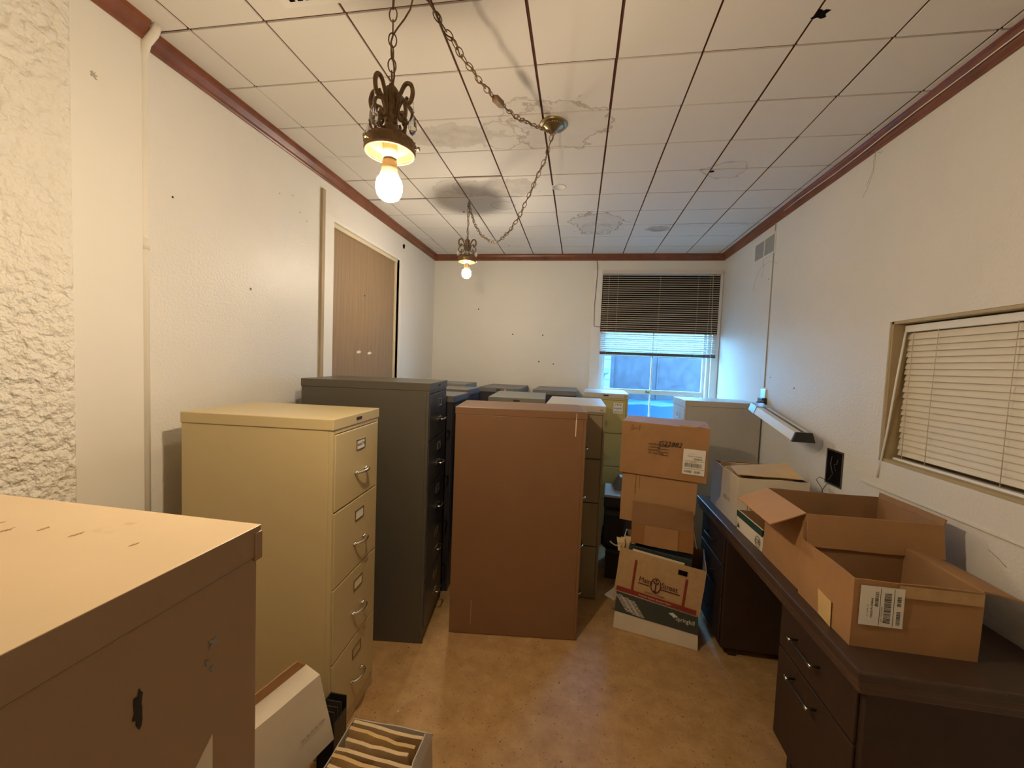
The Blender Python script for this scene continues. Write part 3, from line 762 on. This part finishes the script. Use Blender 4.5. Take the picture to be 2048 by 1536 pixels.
# cream (front to +x): origin = front-left seen from +x, i.e. the nearer front corner
c = cabinet(LC, (-.873, 1.352), HALF + math.radians(4), .395, .60, 1.318, 4, 'cream', cards=['paper', 'paper', 'card', None], lock=False, hx=.02)
LN = 'tan filing cabinet in the near left corner, scuffed top lit from above'
c = thing('filing_cabinet', LN, 'filing cabinet', (-.414, .474, 0), 0)
boxes('cabinet_body', [(-.62, 0, -.457, 0, 0, 1.277)], 'near_shaded', c, bevel=.002)
boxes('cabinet_top', [(-.623, .003, -.46, .003, 1.279, 1.3185, 1), (-.6235, .0035, -.4605, .0035, 1.3185, 1.32, 0)], ['near', 'near_shaded'], c, bevel=.0006)  # rim wears the shade-darkened copy, top plate the lighter lamp-lit tone
boxes('corner_tab', [(-.001, .0045, -.008, .0045, 1.274, 1.312)], 'near_shaded', c, bevel=.001)
disc('dent', (.0006, -.151, 1.193), .0042, 'ink', c, n=(1, 0, 0), rag=.9, th=.0006, el=4.2)
for yy, zz, rr in ((-.066, 1.204, .006), (-.075, 1.185, .003), (-.068, 1.172, .003)):
    disc('scratch', (.0006, yy, zz), rr, 'greyink', c, n=(1, 0, 0), rag=1.1, th=.0005)
bm = bmesh.new()
slab(bm, [(.0002, -.098, 1.062), (.0002, -.068, 1.090), (.0002, -.068, .96), (.0002, -.098, .96)], (.0008, 0, 0))
build('taped_paper', bm, 'card', c)
SM_ = [(-.345, -.115, .006), (-.305, -.075, .004), (-.270, -.090, .007), (-.235, -.075, .005), (-.180, -.078, .006), (-.29, -.150, .005), (-.09, -.083, .004), (-.36, -.150, .004)]
for k, (x0, y0, r_) in enumerate(SM_):
    disc('scuff', (x0, y0, 1.3202), r_, 'scuff', c, n=(0, 0, 1), rag=1.3, th=.0003, el=.4)

# dark five drawer
cabinet('tall dark green-grey five drawer cabinet behind the cream one', (-.770, 2.047), HALF + math.radians(7), .455, .69, 1.425, 5, 'dark', top='dark', front='darkfront', handle='loop', lock=False, badge=True, hx=.03)
cabinet('black filing cabinet in left wall row, directly behind the tall dark one', (-.800, 2.56), HALF, .385, .70, 1.318, 4, 'black', top='blacktop', handle='loop', lock=False, badge=False)
cabinet('black filing cabinet in left wall row, second behind the tall dark one', (-.835, 3.03), HALF, .385, .66, 1.330, 4, 'black', top='blacktop', handle='loop', lock=False, badge=False)
cabinet('black filing cabinet in left wall row, in the far left corner', (-.99, 3.52), HALF, .40, .60, 1.345, 4, 'black', top='greytop', handle='loop', lock=True, badge=False)
# brown: long side to the camera, drawers to the right (+x)
LB = 'plain brown filing cabinet seen from its side, mid floor nearest the camera'
ang = math.radians(6.8)
fx, fy = .060, 2.255
bc = cabinet(LB, (fx, fy), HALF + ang, .400, .724, 1.297, 4, 'brown', lock=False, badge=False, handle='loop')
# scratches on the brown side (local: side at x=0 faces the camera)
bm = bmesh.new(); bm_box(bm, -.0042, -.0032, .055, .058, 1.20, 1.286); build('scratch', bm, 'card', bc)
bm = bmesh.new(); bm_box(bm, -.0007, 0, .055, .060, 1.16, 1.254); build('scratch', bm, 'card', bc)
bm = bmesh.new(); bm_box(bm, -.0006, 0, .60, .602, .06, .20); build('scratch', bm, 'lgrey', bc)
# dark grey behind brown, fronts towards the camera
cabinet('dark filing cabinet with grey-green top right behind the brown cabinet', (-.60, 2.74), math.radians(4), .385, .62, 1.312, 4, 'black', top='greytop', handle='loop', lock=False)
cabinet('olive filing cabinet right of and behind the brown cabinet, top coloured pale for window reflection', (-.197, 2.69), 0, .385, .64, 1.292, 4, 'olive', top='lgrey', handle=None, lock=True, badge=False, group=None)  # olive paint all over; light grey top puts the window's reflection into colour
f1 = cabinet('purplish black filing cabinet against back wall with a pink sticker', (-.905, 3.66), 0, .385, .64, 1.318, 4, 'black', top='blacktop', handle='loop', lock=False)
disc('sticker', (.255, -.0045, 1.300), .010, 'pink', f1, n=(0, -1, 0), rag=.05)
cabinet('black filing cabinet against back wall, right of the one with the pink sticker', (-.395, 3.66), 0, .385, .64, 1.318, 4, 'black', top='blacktop', handle='loop', lock=False, badge=False)
yc = cabinet('yellow filing cabinet standing left below the far window', (.062, 3.70), math.radians(-2), .385, .58, 1.315, 4, 'yellow', top='lgrey', cards=None, handle='arc', hx=-.04)
boxes('sticker', [(.262, .342, -.0045, -.003, 1.14, 1.235)], 'paper', yc)
text('1974', .030, FRONT(.270, 1.208, -.0048), 'ink', yc, name='handwriting')
text('supply', .026, FRONT(.266, 1.180, -.0048), 'ink', yc, name='handwriting', shear=.3)
text('ABCD-E', .019, FRONT(.268, 1.150, -.0048), 'ink', yc, name='handwriting')
lg = cabinet('light grey filing cabinet beneath the window at the right wall', (.822, 3.675), -HALF, .405, .535, 1.318, 4, 'lgrey', handle='loop', lock=False, badge=False)

# ------------------------------------------------------------------ cartons
def sheet(pts, cuts=5):
    bm = bmesh.new(); vs = [bm.verts.new(p) for p in pts]; bm.faces.new(vs)
    bmesh.ops.subdivide_edges(bm, edges=bm.edges[:], cuts=cuts, use_grid_fill=True)
    return bm

def carton(label, mtx, w_, d, h, m='cb', m_in='cb_in', flaps=(), closed=False, amp=.003, seed=0.0, name='cardboard_box', cat='box', group=None, top_scale=None, warp=None, thick=.004):
    t = thing(name, label, cat, mtx=mtx, group=group)
    bm = bmesh.new()
    v = [bm.verts.new(p) for p in ((0, 0, 0), (w_, 0, 0), (w_, d, 0), (0, d, 0), (0, 0, h), (w_, 0, h), (w_, d, h), (0, d, h))]
    for q in ((3, 2, 1, 0), (0, 1, 5, 4), (1, 2, 6, 5), (2, 3, 7, 6), (3, 0, 4, 7)): bm.faces.new([v[i] for i in q])
    if closed: bm.faces.new([v[i] for i in (4, 5, 6, 7)])
    bmesh.ops.subdivide_edges(bm, edges=bm.edges[:], cuts=7, use_grid_fill=True)
    for x in bm.verts:
        if warp: x.co = V(warp(x.co.copy()))
        if x.co.z > .002:
            x.co += V(noise.noise_vector(x.co * 9 + V((seed, seed, seed)))) * amp * min(1, x.co.z / (.3 * h))
    bm.normal_update()
    me = bpy.data.meshes.new('box_body'); bm.to_mesh(me); bm.free()
    me.materials.append(M[m]); me.materials.append(M[m_in])
    o = bpy.data.objects.new('box_body', me); C.objects.link(o); o.parent = t
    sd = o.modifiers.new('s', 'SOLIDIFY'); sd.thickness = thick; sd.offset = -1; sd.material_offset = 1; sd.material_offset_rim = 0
    ed = {'front': ((0, 0, h), (w_, 0, h), (0, 1, 0)), 'right': ((w_, 0, h), (w_, d, h), (-1, 0, 0)), 'back': ((w_, d, h), (0, d, h), (0, -1, 0)), 'left': ((0, d, h), (0, 0, h), (1, 0, 0))}
    for fl in flaps:
        side, L, ang_ = fl[:3]; opt = fl[3] if len(fl) > 3 else {}
        a, b, inw = (V(q) for q in ed[side]); dr_ = inw * math.cos(math.radians(ang_)) + V((0, 0, 1)) * math.sin(math.radians(ang_))
        e = (b - a).normalized(); ia, ib = opt.get('inset', (0, 0)); bend = opt.get('bend', 0.0)
        nrm = e.cross(dr_)
        bm = sheet([a + e * .002, b - e * .002, b - e * (.002 + ib) + dr_ * L, a + e * (.002 + ia) + dr_ * L], 6)
        for x in bm.verts:
            s = (x.co - a).dot(dr_) / L; uu_ = (x.co - a).dot(e) / (b - a).length
            x.co += nrm * (bend * s * s) + nrm * opt.get('curl', 0.0) * s * s * max(0, uu_ - .6) * 2.5
            x.co += V(noise.noise_vector(x.co * 11 + V((seed + 3, 0, 0)))) * amp * s
        me = bpy.data.meshes.new('flap'); bm.to_mesh(me); bm.free(); me.materials.append(M[opt.get('m', m_in)])
        o = bpy.data.objects.new('flap', me); C.objects.link(o); o.parent = t
        sd = o.modifiers.new('s', 'SOLIDIFY'); sd.thickness = thick; sd.offset = 0
    return t

def ship_label(t, mtx, w_, h):
    """white shipping label: local x along width, y up, origin at its lower left"""
    bm = bmesh.new(); bm_box(bm, 0, w_, 0, h, 0, .0008)
    lb = build('shipping_label', bm, 'paper', t, mtx=mtx)
    bm = bmesh.new()
    bm_box(bm, .03 * w_, .97 * w_, .535 * h, .545 * h, .0008, .0011); bm_box(bm, .03 * w_, .97 * w_, .225 * h, .235 * h, .0008, .0011)
    rnd = random.Random(5)
    for (xa, xb, ya, yb) in ((.10, .85, .29, .45), (.50, .88, .58, .66), (.08, .42, .07, .16), (.55, .80, .07, .16)):
        x = xa * w_
        while x < xb * w_:
            ww = rnd.choice((.006, .009, .016)) * w_ * 1.2; bm_box(bm, x, min(x + ww, xb * w_), ya * h, yb * h, .0008, .0011); x += ww + rnd.choice((.007, .012, .016)) * w_
    build('barcode', bm, 'ink', lb)
    text('SPRINGFIELD', .045 * h, Matrix.Translation((.06 * w_, .90 * h, .0009)), 'greyink', lb) if False else None
    text('2 1 9 0 0 0 - 2 1', .05 * h, Matrix.Translation((.22 * w_, .80 * h, .0009)), 'greyink', lb)
    text('MADE IN CHINA', .07 * h, Matrix.Translation((.20 * w_, .70 * h, .0009)), 'ink', lb)
    text('UPC 1234567890', .055 * h, Matrix.Translation((.12 * w_, .475 * h, .0009)), 'greyink', lb)
    return lb

# --- leaning stack between the cabinets and the desk
p0 = V((.277, 2.424, 0)); su = V((.9732, -.2300, 0)); sn = V((.2300, .9732, 0))
def SM(u, off, z, lean=0.0, turn=0.0, pitchx=0.0):
    o = p0 + su * u + sn * off; b = Matrix(((su.x, sn.x, 0, o.x), (su.y, sn.y, 0, o.y), (0, 0, 1, z), (0, 0, 0, 1)))
    return b @ Matrix.Rotation(turn, 4, 'Z') @ Matrix.Rotation(lean, 4, 'Y') @ Matrix.Rotation(pitchx, 4, 'X')

# crushed paper carton at the foot of the stack
def crush(c):
    k = c.z / .235; c.z = c.z * (1 - .17 * c.x / .46); c.x += .012 * k * (1 - 2 * c.x / .46); return c
sp_ = carton('dark teal and white paper carton printed Springhill, lowest in the leaning stack', SM(0, 0, .002), .46, .30, .228, 'white_cb', 'cb_in', closed=True, amp=.004, seed=1, warp=crush)
sp_body = [o for o in sp_.children if o.name.startswith('box_body')][0]
bm = bmesh.new()
N_ = 14
def srf(u, z): # point just in front of the crushed face
    c = crush(V((u, 0, z))); return V((c.x, -.0035 + (0), c.z))
grid = [[bm.verts.new(srf(.46 * i / N_, z)) for z in (.106, .150, .190, .2285)] for i in range(N_ + 1)]
for i in range(N_):
    for j in range(3): bm.faces.new((grid[i][j], grid[i + 1][j], grid[i + 1][j + 1], grid[i][j + 1]))
gv = [bm.verts.new(srf(.46, .106)), bm.verts.new(srf(.46, .2285))]
side = [bm.verts.new(V((g.co.x + .003, .30, g.co.z))) for g in gv]
gv2 = [bm.verts.new(g.co + V((.0035, 0, 0))) for g in gv]
bm.faces.new((gv2[0], side[0], side[1], gv2[1])); bm.faces.new((gv[0], gv2[0], gv2[1], gv[1]))
build('teal_band', bm, 'teal', sp_)
bm = bmesh.new()
for k in range(3):                                            # hatched parallelogram mark
    for j in range(13 - k * 0):
        z = .214 - j * .0075 - k * .010; x0 = .006 + k * .036 + j * .0052
        if z < .110: continue
        bm_box(bm, x0, x0 + .038, -.0046, -.0040, z * .97, z * .97 + .0028)
build('hatched_emblem', bm, 'whiteink', sp_)
bm = bmesh.new(); vs = [bm.verts.new(V((.300, -.0046, .172)) + V(p)) for p in ((0, 0, 0), (.022, 0, .010), (.045, 0, -.006), (.030, 0, -.020), (.018, 0, -.010))]; bm.faces.new(vs)
build('emblem', bm, 'whiteink', sp_)
text('Springhill', .034, face_mtx((.338, -.0048, .143), (1, 0, -.055), (.055, 0, 1)), 'whiteink', sp_, sx=.80)

# Main Street box
lean1 = math.radians(4.9)
ms = carton('kraft box printed Main Street with red stripes, in the leaning stack', SM(-.005, .0, .2335, lean1), .465, .30, .262, 'kraft', 'cb_in', amp=.0025, seed=4)
def print_on(parent, quads, m, name='printed_stripes', y=-.0042):
    bm = bmesh.new()
    for q in quads: bm_box(bm, q[0], q[1], y - .0004, y, q[2], q[3])
    return build(name, bm, m, parent)
print_on(ms, [(.012, .445, .006, .032), (.092, .104, .032, .215), (.368, .380, .032, .190)], 'red', 'red_stripes')
text('Main', .044, FRONT(.128, .098, -.0050), 'maroon', ms, sx=.80)
text('Street', .044, FRONT(.250, .098, -.0050), 'maroon', ms, sx=.80)
bm = bmesh.new()
ovc = V((.221, -.0052, .100))
bm_tube(bm, [ovc + V((.026 * math.cos(t * PI / 14), 0, .042 * math.sin(t * PI / 14))) for t in range(28)], .0024, 5, closed=True)
bm_box(bm, .125, .190, -.0056, -.0048, .085, .090); bm_box(bm, .250, .352, -.0056, -.0048, .085, .090)
build('oval_logo', bm, 'maroon', ms)
bm = bmesh.new()                                             # street lamp post glyph inside the oval
bm_box(bm, .2185, .2235, -.0054, -.0048, .066, .118); bm_box(bm, .209, .233, -.0054, -.0048, .110, .114); bm_box(bm, .207, .214, -.0054, -.0048, .114, .124); bm_box(bm, .228, .235, -.0054, -.0048, .114, .124)
bm_box(bm, .2175, .2245, -.0054, -.0048, .124, .136); bm_box(bm, .212, .230, -.0054, -.0048, .062, .067)
build('lamp_post_mark', bm, 'maroon', ms)
text('BUSINESS ENVELOPES', .011, FRONT(.170, .042, -.0048), 'maroon', ms)
text('Premium Quality Business Papers', .013, FRONT(.140, .014, -.0049), 'card', ms)
box('hand_hole', .325, .372, -.0055, -.004, .205, .232, 'void', ms)
boxes('inner_rim', [(.07, .35, .004, .007, .255, .272)], 'white_cb', ms)
# contents of the Main Street box
bm = bmesh.new(); bm_box(bm, 0, .345, 0, .20, 0, .055)
tag(build('ring_binder', bm, 'teal', mtx=SM(.060, .045, .448, math.radians(3.4)), bevel=.004), 'dark teal binder lying in the box printed Main Street', 'binder')
for k, (xx, rot_) in enumerate(((.0, .5), (.028, .15), (.058, -.1))):
    bm = sheet([(0, 0, 0), (.030, 0, .004), (.036, .004, .085), (-.012 - .01 * k, .01, .080)], 4); jitter(bm, .010, 22, k)
    bmesh.ops.solidify(bm, geom=bm.faces[:], thickness=.0012)
    tag(build('torn_paper', bm, 'manila2', mtx=SM(.004 + xx, .018 + .02 * k, .462, 0, rot_ * .3)), ['crumpled paper scrap at left end of the box printed Main Street', 'middle crumpled paper scrap in the box printed Main Street', 'crumpled paper scrap against the binder in the box printed Main Street'][k], 'paper', 'crumpled papers in the box')
bm = bmesh.new(); bm_tube(bm, [(0, 0, 0), (-.03, .0, -.004), (-.05, .0, .004), (-.062, -.004, .016)], .004, 6); 
tag(build('paper_strip', bm, 'web', mtx=SM(.015, .03, .490)), 'twisted pale strip curling out left of the carton stack', 'paper')
bm = sheet([(0, 0, 0), (.03, 0, .03), (.02, .01, .10), (-.055, .02, .02)], 4); jitter(bm, .012, 20, 9); bmesh.ops.solidify(bm, geom=bm.faces[:], thickness=.001)
tag(build('grey_rag', bm, 'lgrey', mtx=SM(-.012, .03, .145)), 'grey rag poking out left of the carton printed Springhill', 'rag')

# small orange carton with raised front flap
c3 = carton('orange-brown carton with its front flap standing up, third in the stack', SM(.072, .012, .532), .335, .24, .118, 'tape', 'cb_in', amp=.003, seed=7,
            flaps=[('front', .130, 92, {'inset': (0, .012), 'curl': .03}), ('right', .09, 260, {'m': 'cb'})])
box('packing_tape', .075, .255, -.0048, -.0040, .0, .118, 'cb', c3)
c2 = carton('plain tan carton right below the box marked G22882', SM(.0, .030, .652, math.radians(.6)), .405, .25, .283, 'cb2', 'cb_in', closed=True, amp=.0035, seed=11)
print_on(c2, [(.075, .079, .17, .283), (.098, .100, .20, .283)], 'cb_in', 'crease')
c1 = carton('large tan carton marked G22882 with white label, topmost of the stack', SM(-.014, .010, .940, math.radians(.7), math.radians(.0)), .462, .33, .300, 'cb', 'cb_in', closed=True, amp=.0035, seed=15)
for i, s in enumerate(('ORDER NO.', 'CUSTOMER', 'QUANTITY', 'NO. CARTONS')):
    text(s, .0125, FRONT(.152, .180 - i * .0165, -.0055), 'ink', c1)
text('G22882', .038, FRONT(.204, .182, -.0055), 'ink', c1, name='handwriting', shear=.25)
print_on(c1, [(.205, .262, .1765, .1785), (.203, .262, .160, .162), (.203, .262, .1435, .1455), (.218, .262, .127, .129)], 'ink', 'form_lines', y=-.0050)
text('5-1', .045, FRONT(.045, .255, -.0055), 'tape', c1, name='handwriting', shear=.2)
ship_label(c1, face_mtx((.338, -.0042, .040), (1, 0, 0), (0, 0, 1)), .112, .140)
bm = sheet([(.33, -.002, .297), (.42, -.001, .296), (.44, .02, .302), (.30, .03, .302)], 5); jitter(bm, .012, 24, 2)
for v_ in bm.verts: v_.co.z = max(v_.co.z, .297) + .012 * max(0, (v_.co.x - .36) / .08)
bmesh.ops.solidify(bm, geom=bm.faces[:], thickness=.0015); build('loose_tape', bm, 'cb2', c1)

# dark boxes glimpsed behind the stack
def boxy(name, label, cat, mtx, w_, d, h, m):
    bm = bmesh.new(); bm_box(bm, 0, w_, 0, d, 0, h); return tag(build(name, bm, m, mtx=mtx, bevel=.004), label, cat)
MT = lambda x, y, z, rz=0: Matrix.Translation((x, y, z)) @ Matrix.Rotation(rz, 4, 'Z')
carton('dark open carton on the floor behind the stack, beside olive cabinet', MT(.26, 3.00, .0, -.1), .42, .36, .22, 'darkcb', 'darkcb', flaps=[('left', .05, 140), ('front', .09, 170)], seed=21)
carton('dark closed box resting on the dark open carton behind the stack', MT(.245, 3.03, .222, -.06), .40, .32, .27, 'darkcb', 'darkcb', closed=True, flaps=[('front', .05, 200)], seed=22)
pr_ = thing('desk_printer', 'grey printer with pale tray behind the carton stack', 'printer', (.235, 3.05, .494), -.08)
boxes('printer_body', [(0, .38, .03, .32, 0, .10)], 'black', pr_, bevel=.008)
boxes('paper_tray', [(.0, .36, -.03, .28, .10, .118)], 'lgrey', pr_, bevel=.004)
bm = bmesh.new(); loft(bm, [[(.07, .10, .118), (.34, .10, .118), (.34, .26, .118), (.05, .26, .118)], [(.11, .14, .215), (.30, .14, .215), (.30, .22, .215), (.10, .22, .215)]]); build('raised_cover', bm, 'greytop', pr_, bevel=.005)

# ------------------------------------------------------------------ desk
dk = thing('desk', 'long dark wood desk with two pedestals along the right wall', 'desk', (0, 0, 0))
X0 = .79
bm = bmesh.new()
bm_box(bm, X0, XR - .004, 1.205, 2.745, .722, .75)
build('desk_top', bm, 'desktop', dk, bevel=.006)
boxes('edge_moulding', [(X0 + .006, XR - .01, 1.212, 2.738, .700, .722), (X0 + .016, XR - .01, 1.222, 2.728, .676, .700)], 'deskedge', dk, bevel=.005)
XP = .832
boxes('pedestal', [(XP, XR - .03, 1.235, 1.70, .13, .676)], 'desk', dk, bevel=.004)
boxes('pedestal', [(XP, XR - .03, 2.30, 2.715, .05, .676)], 'desk', dk, bevel=.004)
boxes('modesty_panel', [(XR - .07, XR - .05, 1.70, 2.30, .13, .676)], 'desk', dk)
for y in (1.26, 1.66, 2.32, 2.68):
    for x in (XP + .05, XR - .09): box('leg', x, x + .04, y, y + .03, 0, .135, 'desk', dk, bevel=.003)
def dhandle(parent, ya, yb, z, x):
    bm = bmesh.new(); bm_tube(bm, [(x, ya, z), (x - .026, ya, z), (x - .026, yb, z), (x, yb, z)], .005, 8); hd = build('handle', bm, 'plastic', parent)
    bm = bmesh.new()
    for y in (ya, yb): bm_tube(bm, [(x - .026, y - .008, z), (x - .026, y + .008, z)], .0065, 8)
for (a, b, z0, z1, nh) in ((1.255, 1.685, .505, .668, .598), (1.255, 1.685, .150, .497, .452)):
    dw = boxes('drawer', [(XP - .010, XP - .0005, a, b, z0, z1)], 'desk', dk, bevel=.003)
    bm = bmesh.new(); xx = XP - .010
    bm_tube(bm, [(xx, 1.565, nh), (xx - .024, 1.565, nh), (xx - .028, 1.56, nh), (xx - .028, 1.435, nh), (xx - .024, 1.43, nh), (xx, 1.43, nh)], .0045, 8, mi=0)
    for y in (1.563, 1.432): bm_tube(bm, [(xx - .028, y - .010, nh), (xx - .028, y + .010, nh)], .0062, 8, mi=1)
    build('handle', bm, ['plastic', 'chrome'], dw)
for (z0, z1) in ((.505, .668), (.335, .497), (.07, .327)):
    dw = boxes('drawer', [(XP - .010, XP - .0005, 2.315, 2.70, z0, z1)], 'desk', dk, bevel=.003)
    bm = bmesh.new(); zz = (z0 + z1) / 2; bm_tube(bm, [(XP - .010, 2.44, zz), (XP - .034, 2.44, zz), (XP - .034, 2.57, zz), (XP - .010, 2.57, zz)], .0045, 8); build('handle', bm, 'plastic', dw)

# --- boxes on the desk
TOP = .7505
# near box: front wall faces the camera
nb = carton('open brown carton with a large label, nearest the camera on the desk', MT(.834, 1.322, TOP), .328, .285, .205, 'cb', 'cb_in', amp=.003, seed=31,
            flaps=[('right', .15, 188, {'m': 'cb', 'bend': .02, 'inset': (.02, .0)}), ('back', .060, 96, {'inset': (.16, .0)})])
ship_label(nb, face_mtx((.130, -.0045, .072), (0, 0, 1), (-1, 0, 0)), .118, .114)
print_on(nb, [(.115, .326, .165, .200)], 'kraft', 'clear_tape')
bm = bmesh.new(); slab(bm, [(-.0035, .085, .0), (-.0035, .150, .005), (-.0035, .160, .085), (-.0035, .088, .080)], (-.0015, 0, 0))
build('tan_tape_patch', bm, 'manila', nb)
# big box behind it
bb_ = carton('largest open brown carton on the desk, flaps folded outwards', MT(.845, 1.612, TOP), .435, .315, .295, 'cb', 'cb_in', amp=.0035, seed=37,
             flaps=[('left', .130, 205, {'m': 'cb2', 'inset': (.0, .0)}), ('front', .115, 262, {'m': 'cb', 'inset': (.0, .0)}), ('right', .02, 100, {})])
# low white and green box lid
lb_ = carton('low white and green box lid at the desk edge, open top', MT(.848, 1.940, TOP, .03), .24, .270, .098, 'white_cb', 'cb_in', amp=.0015, seed=41)
bm = bmesh.new(); bm_box(bm, -.0048, -.004, 0, .268, .068, .0985); bm_box(bm, -.004, .24, -.0008, .0, .068, .0985); build('green_band', bm, 'green', lb_)
text('CB', .030, face_mtx((-.0050, .055, .022), (0, -1, 0), (0, 0, 1)), 'ink', lb_)
bm = bmesh.new(); bm_tube(bm, [V((-.0052, .035 + .024 * math.cos(a * PI / 8), .032 + .024 * math.sin(a * PI / 8))) for a in range(16)], .0012, 4, closed=True); build('round_stamp', bm, 'ink', lb_)
bm = bmesh.new(); vs = [bm.verts.new(p) for p in ((-.005, .255, .016), (-.005, .235, .016), (-.005, .245, .042))]; bm.faces.new(vs); build('triangle_mark', bm, 'ink', lb_)
# white file box
wb = carton('white file box overflowing with tan folders at far end of the desk', MT(.842, 2.240, TOP, .0), .34, .40, .255, 'white_cb', 'cb_in', amp=.005, seed=45)
print_on(wb, [(.045, .20, .055, .145)], 'white_cb', 'label_panel')
bm = bmesh.new(); bm_box(bm, .050, .190, -.0062, -.0055, .126, .142); bm_box(bm, .050, .052, -.0062, -.0055, .08, .142); bm_box(bm, .050, .19, -.0062, -.0055, .08, .082); build('label_border', bm, 'ink', wb)
text('Office', .032, FRONT(.060, .092, -.0064), 'ink', wb)
text('FILE 15', .03, face_mtx((-.0064, .17, .10), (0, -1, 0), (0, 0, 1)), 'greyink', wb)
for k in range(9):
    y = .35 - k * .032; zz = .20
    bm = sheet([(.015, y, .02), (.30, y, .02), (.30, y - .01, .255 + .012 * math.sin(k)), (.015, y - .012, .250 + .018 * math.sin(k * 2.1))], 5)
    jitter(bm, .006, 14, k); bmesh.ops.solidify(bm, geom=bm.faces[:], thickness=.008)
    tag(build('file_folder', bm, 'manila' if k % 2 else 'manila2', mtx=MT(.842, 2.240, TOP)), 'tan file folder standing in the white box on the desk', 'folder', 'folders in the white file box')
bm = sheet([(.010, .03, .262), (.030, .20, .268), (.335, .235, .300), (.318, .03, .262)], 6); jitter(bm, .004, 10, 3); bmesh.ops.solidify(bm, geom=bm.faces[:], thickness=.003)
tag(build('manila_envelope', bm, 'manila', mtx=MT(.842, 2.240, TOP)), 'large yellow manila envelope lying over the white file box', 'envelope')

# ------------------------------------------------------------------ foreground boxes at the lower left
boxy('document_box', 'low dark box on floor under the tilted white box', 'box', MT(-1.06, .93, 0, 0), .27, .26, .125, 'darkcb')
A = V((-.80, 1.19, .487)); B = V((-.77, 1.23, .232)); L = V((-.882, 1.007, .449))
ex = (A - L).normalized(); ez = (A - B).normalized(); ey = ez.cross(ex).normalized()
if ey.x > 0: ey = -ey
ex = ey.cross(ez).normalized()
if ex.dot(A - L) < 0: ex = -ex
o_ = B - ex * .36
wm = Matrix(((ex.x, ey.x, ez.x, o_.x), (ex.y, ey.y, ez.y, o_.y), (ex.z, ey.z, ez.z, o_.z), (0, 0, 0, 1)))
wbx = carton('white box tilted beside the near cabinet at lower left, torn open top', wm, .36, .085, .262, 'white_cb', 'cb', closed=True, amp=.002, seed=51,
             flaps=[('back', .05, 70, {'m': 'cb', 'inset': (.03, .09)}), ('left', .03, 140, {'m': 'cb'})])
text('IN BLANK 024', .013, face_mtx((.262, -.0048, .095), (1, 0, .05), (-.05, 0, 1)), 'greyink', wbx)
og = thing('file_organizer', 'slim black plastic organizer between white box and cream cabinet', 'organizer', (-.866, 1.275, 0))
boxes('organizer_shell', [(0, .066, 0, .004, 0, .28), (0, .066, .078, .082, 0, .28), (0, .004, .004, .078, 0, .28), (.062, .066, .004, .078, 0, .235), (.004, .062, .004, .078, 0, .005)], 'plastic', og, bevel=.001)
boxes('divider', [(.004, .062, .028, .030, .2, .275), (.004, .062, .052, .054, .2, .275)], 'steelbox', og)
fb = carton('open grey carton packed with file folders at bottom edge of the view', MT(-.738, .93, 0, 0), .298, .375, .245, 'lgrey', 'lgrey', amp=.004, seed=55,
            flaps=[('right', .05, 80, {'m': 'lgrey', 'inset': (.22, .05)})])
for k in range(10):
    y = .345 - k * .033
    m_ = ('manila2', 'manila', 'manila2', 'manila2', 'manila', 'manila2', 'redfolder')[k % 7]
    bm = sheet([(.012, y, .01), (.275 - .01 * (k % 3), y, .01), (.272 - .012 * (k % 3), y - .012, .255 - .004 * (k % 2)), (.010 + .006 * (k % 3), y - .012 + .008, .262 + .006 * math.sin(k * 1.7))], 6)
    jitter(bm, .006, 16, k + 20); bmesh.ops.solidify(bm, geom=bm.faces[:], thickness=.012)
    tag(build('file_folder', bm, m_, mtx=MT(-.738, .93, 0)), 'worn file folder packed in the grey carton at bottom edge of view', 'folder', 'folders in the grey floor carton')

# small debris on the floor
k = 0
for x, y, r, m_ in ((-.71, 1.62, .004, 'paper'), (-.64, 1.53, .004, 'ink'), (-.75, 1.45, .006, 'ink'), (-.72, 1.38, .006, 'ink'), (-.40, 1.2, .003, 'paper'), (-.02, 1.93, .003, 'ink'), (.1, 1.9, .003, 'ink'), (.06, 1.18, .004, 'ink'), (-.2, 1.15, .004, 'ink'), (.17, 1.40, .003, 'ink')):
    bm = bmesh.new(); bmesh.ops.create_icosphere(bm, subdivisions=1, radius=r)
    for v_ in bm.verts: v_.co = V((v_.co.x * (1 + .5 * random.random()), v_.co.y, v_.co.z * .4 + r * .4))
    tag(build('debris', bm, m_, loc=(x, y, 0)), 'tiny %s crumb of debris on the open floor' % ('white' if m_ == 'paper' else 'dark'), 'debris', 'white crumbs on the floor' if m_ == 'paper' else 'dark crumbs on the floor')
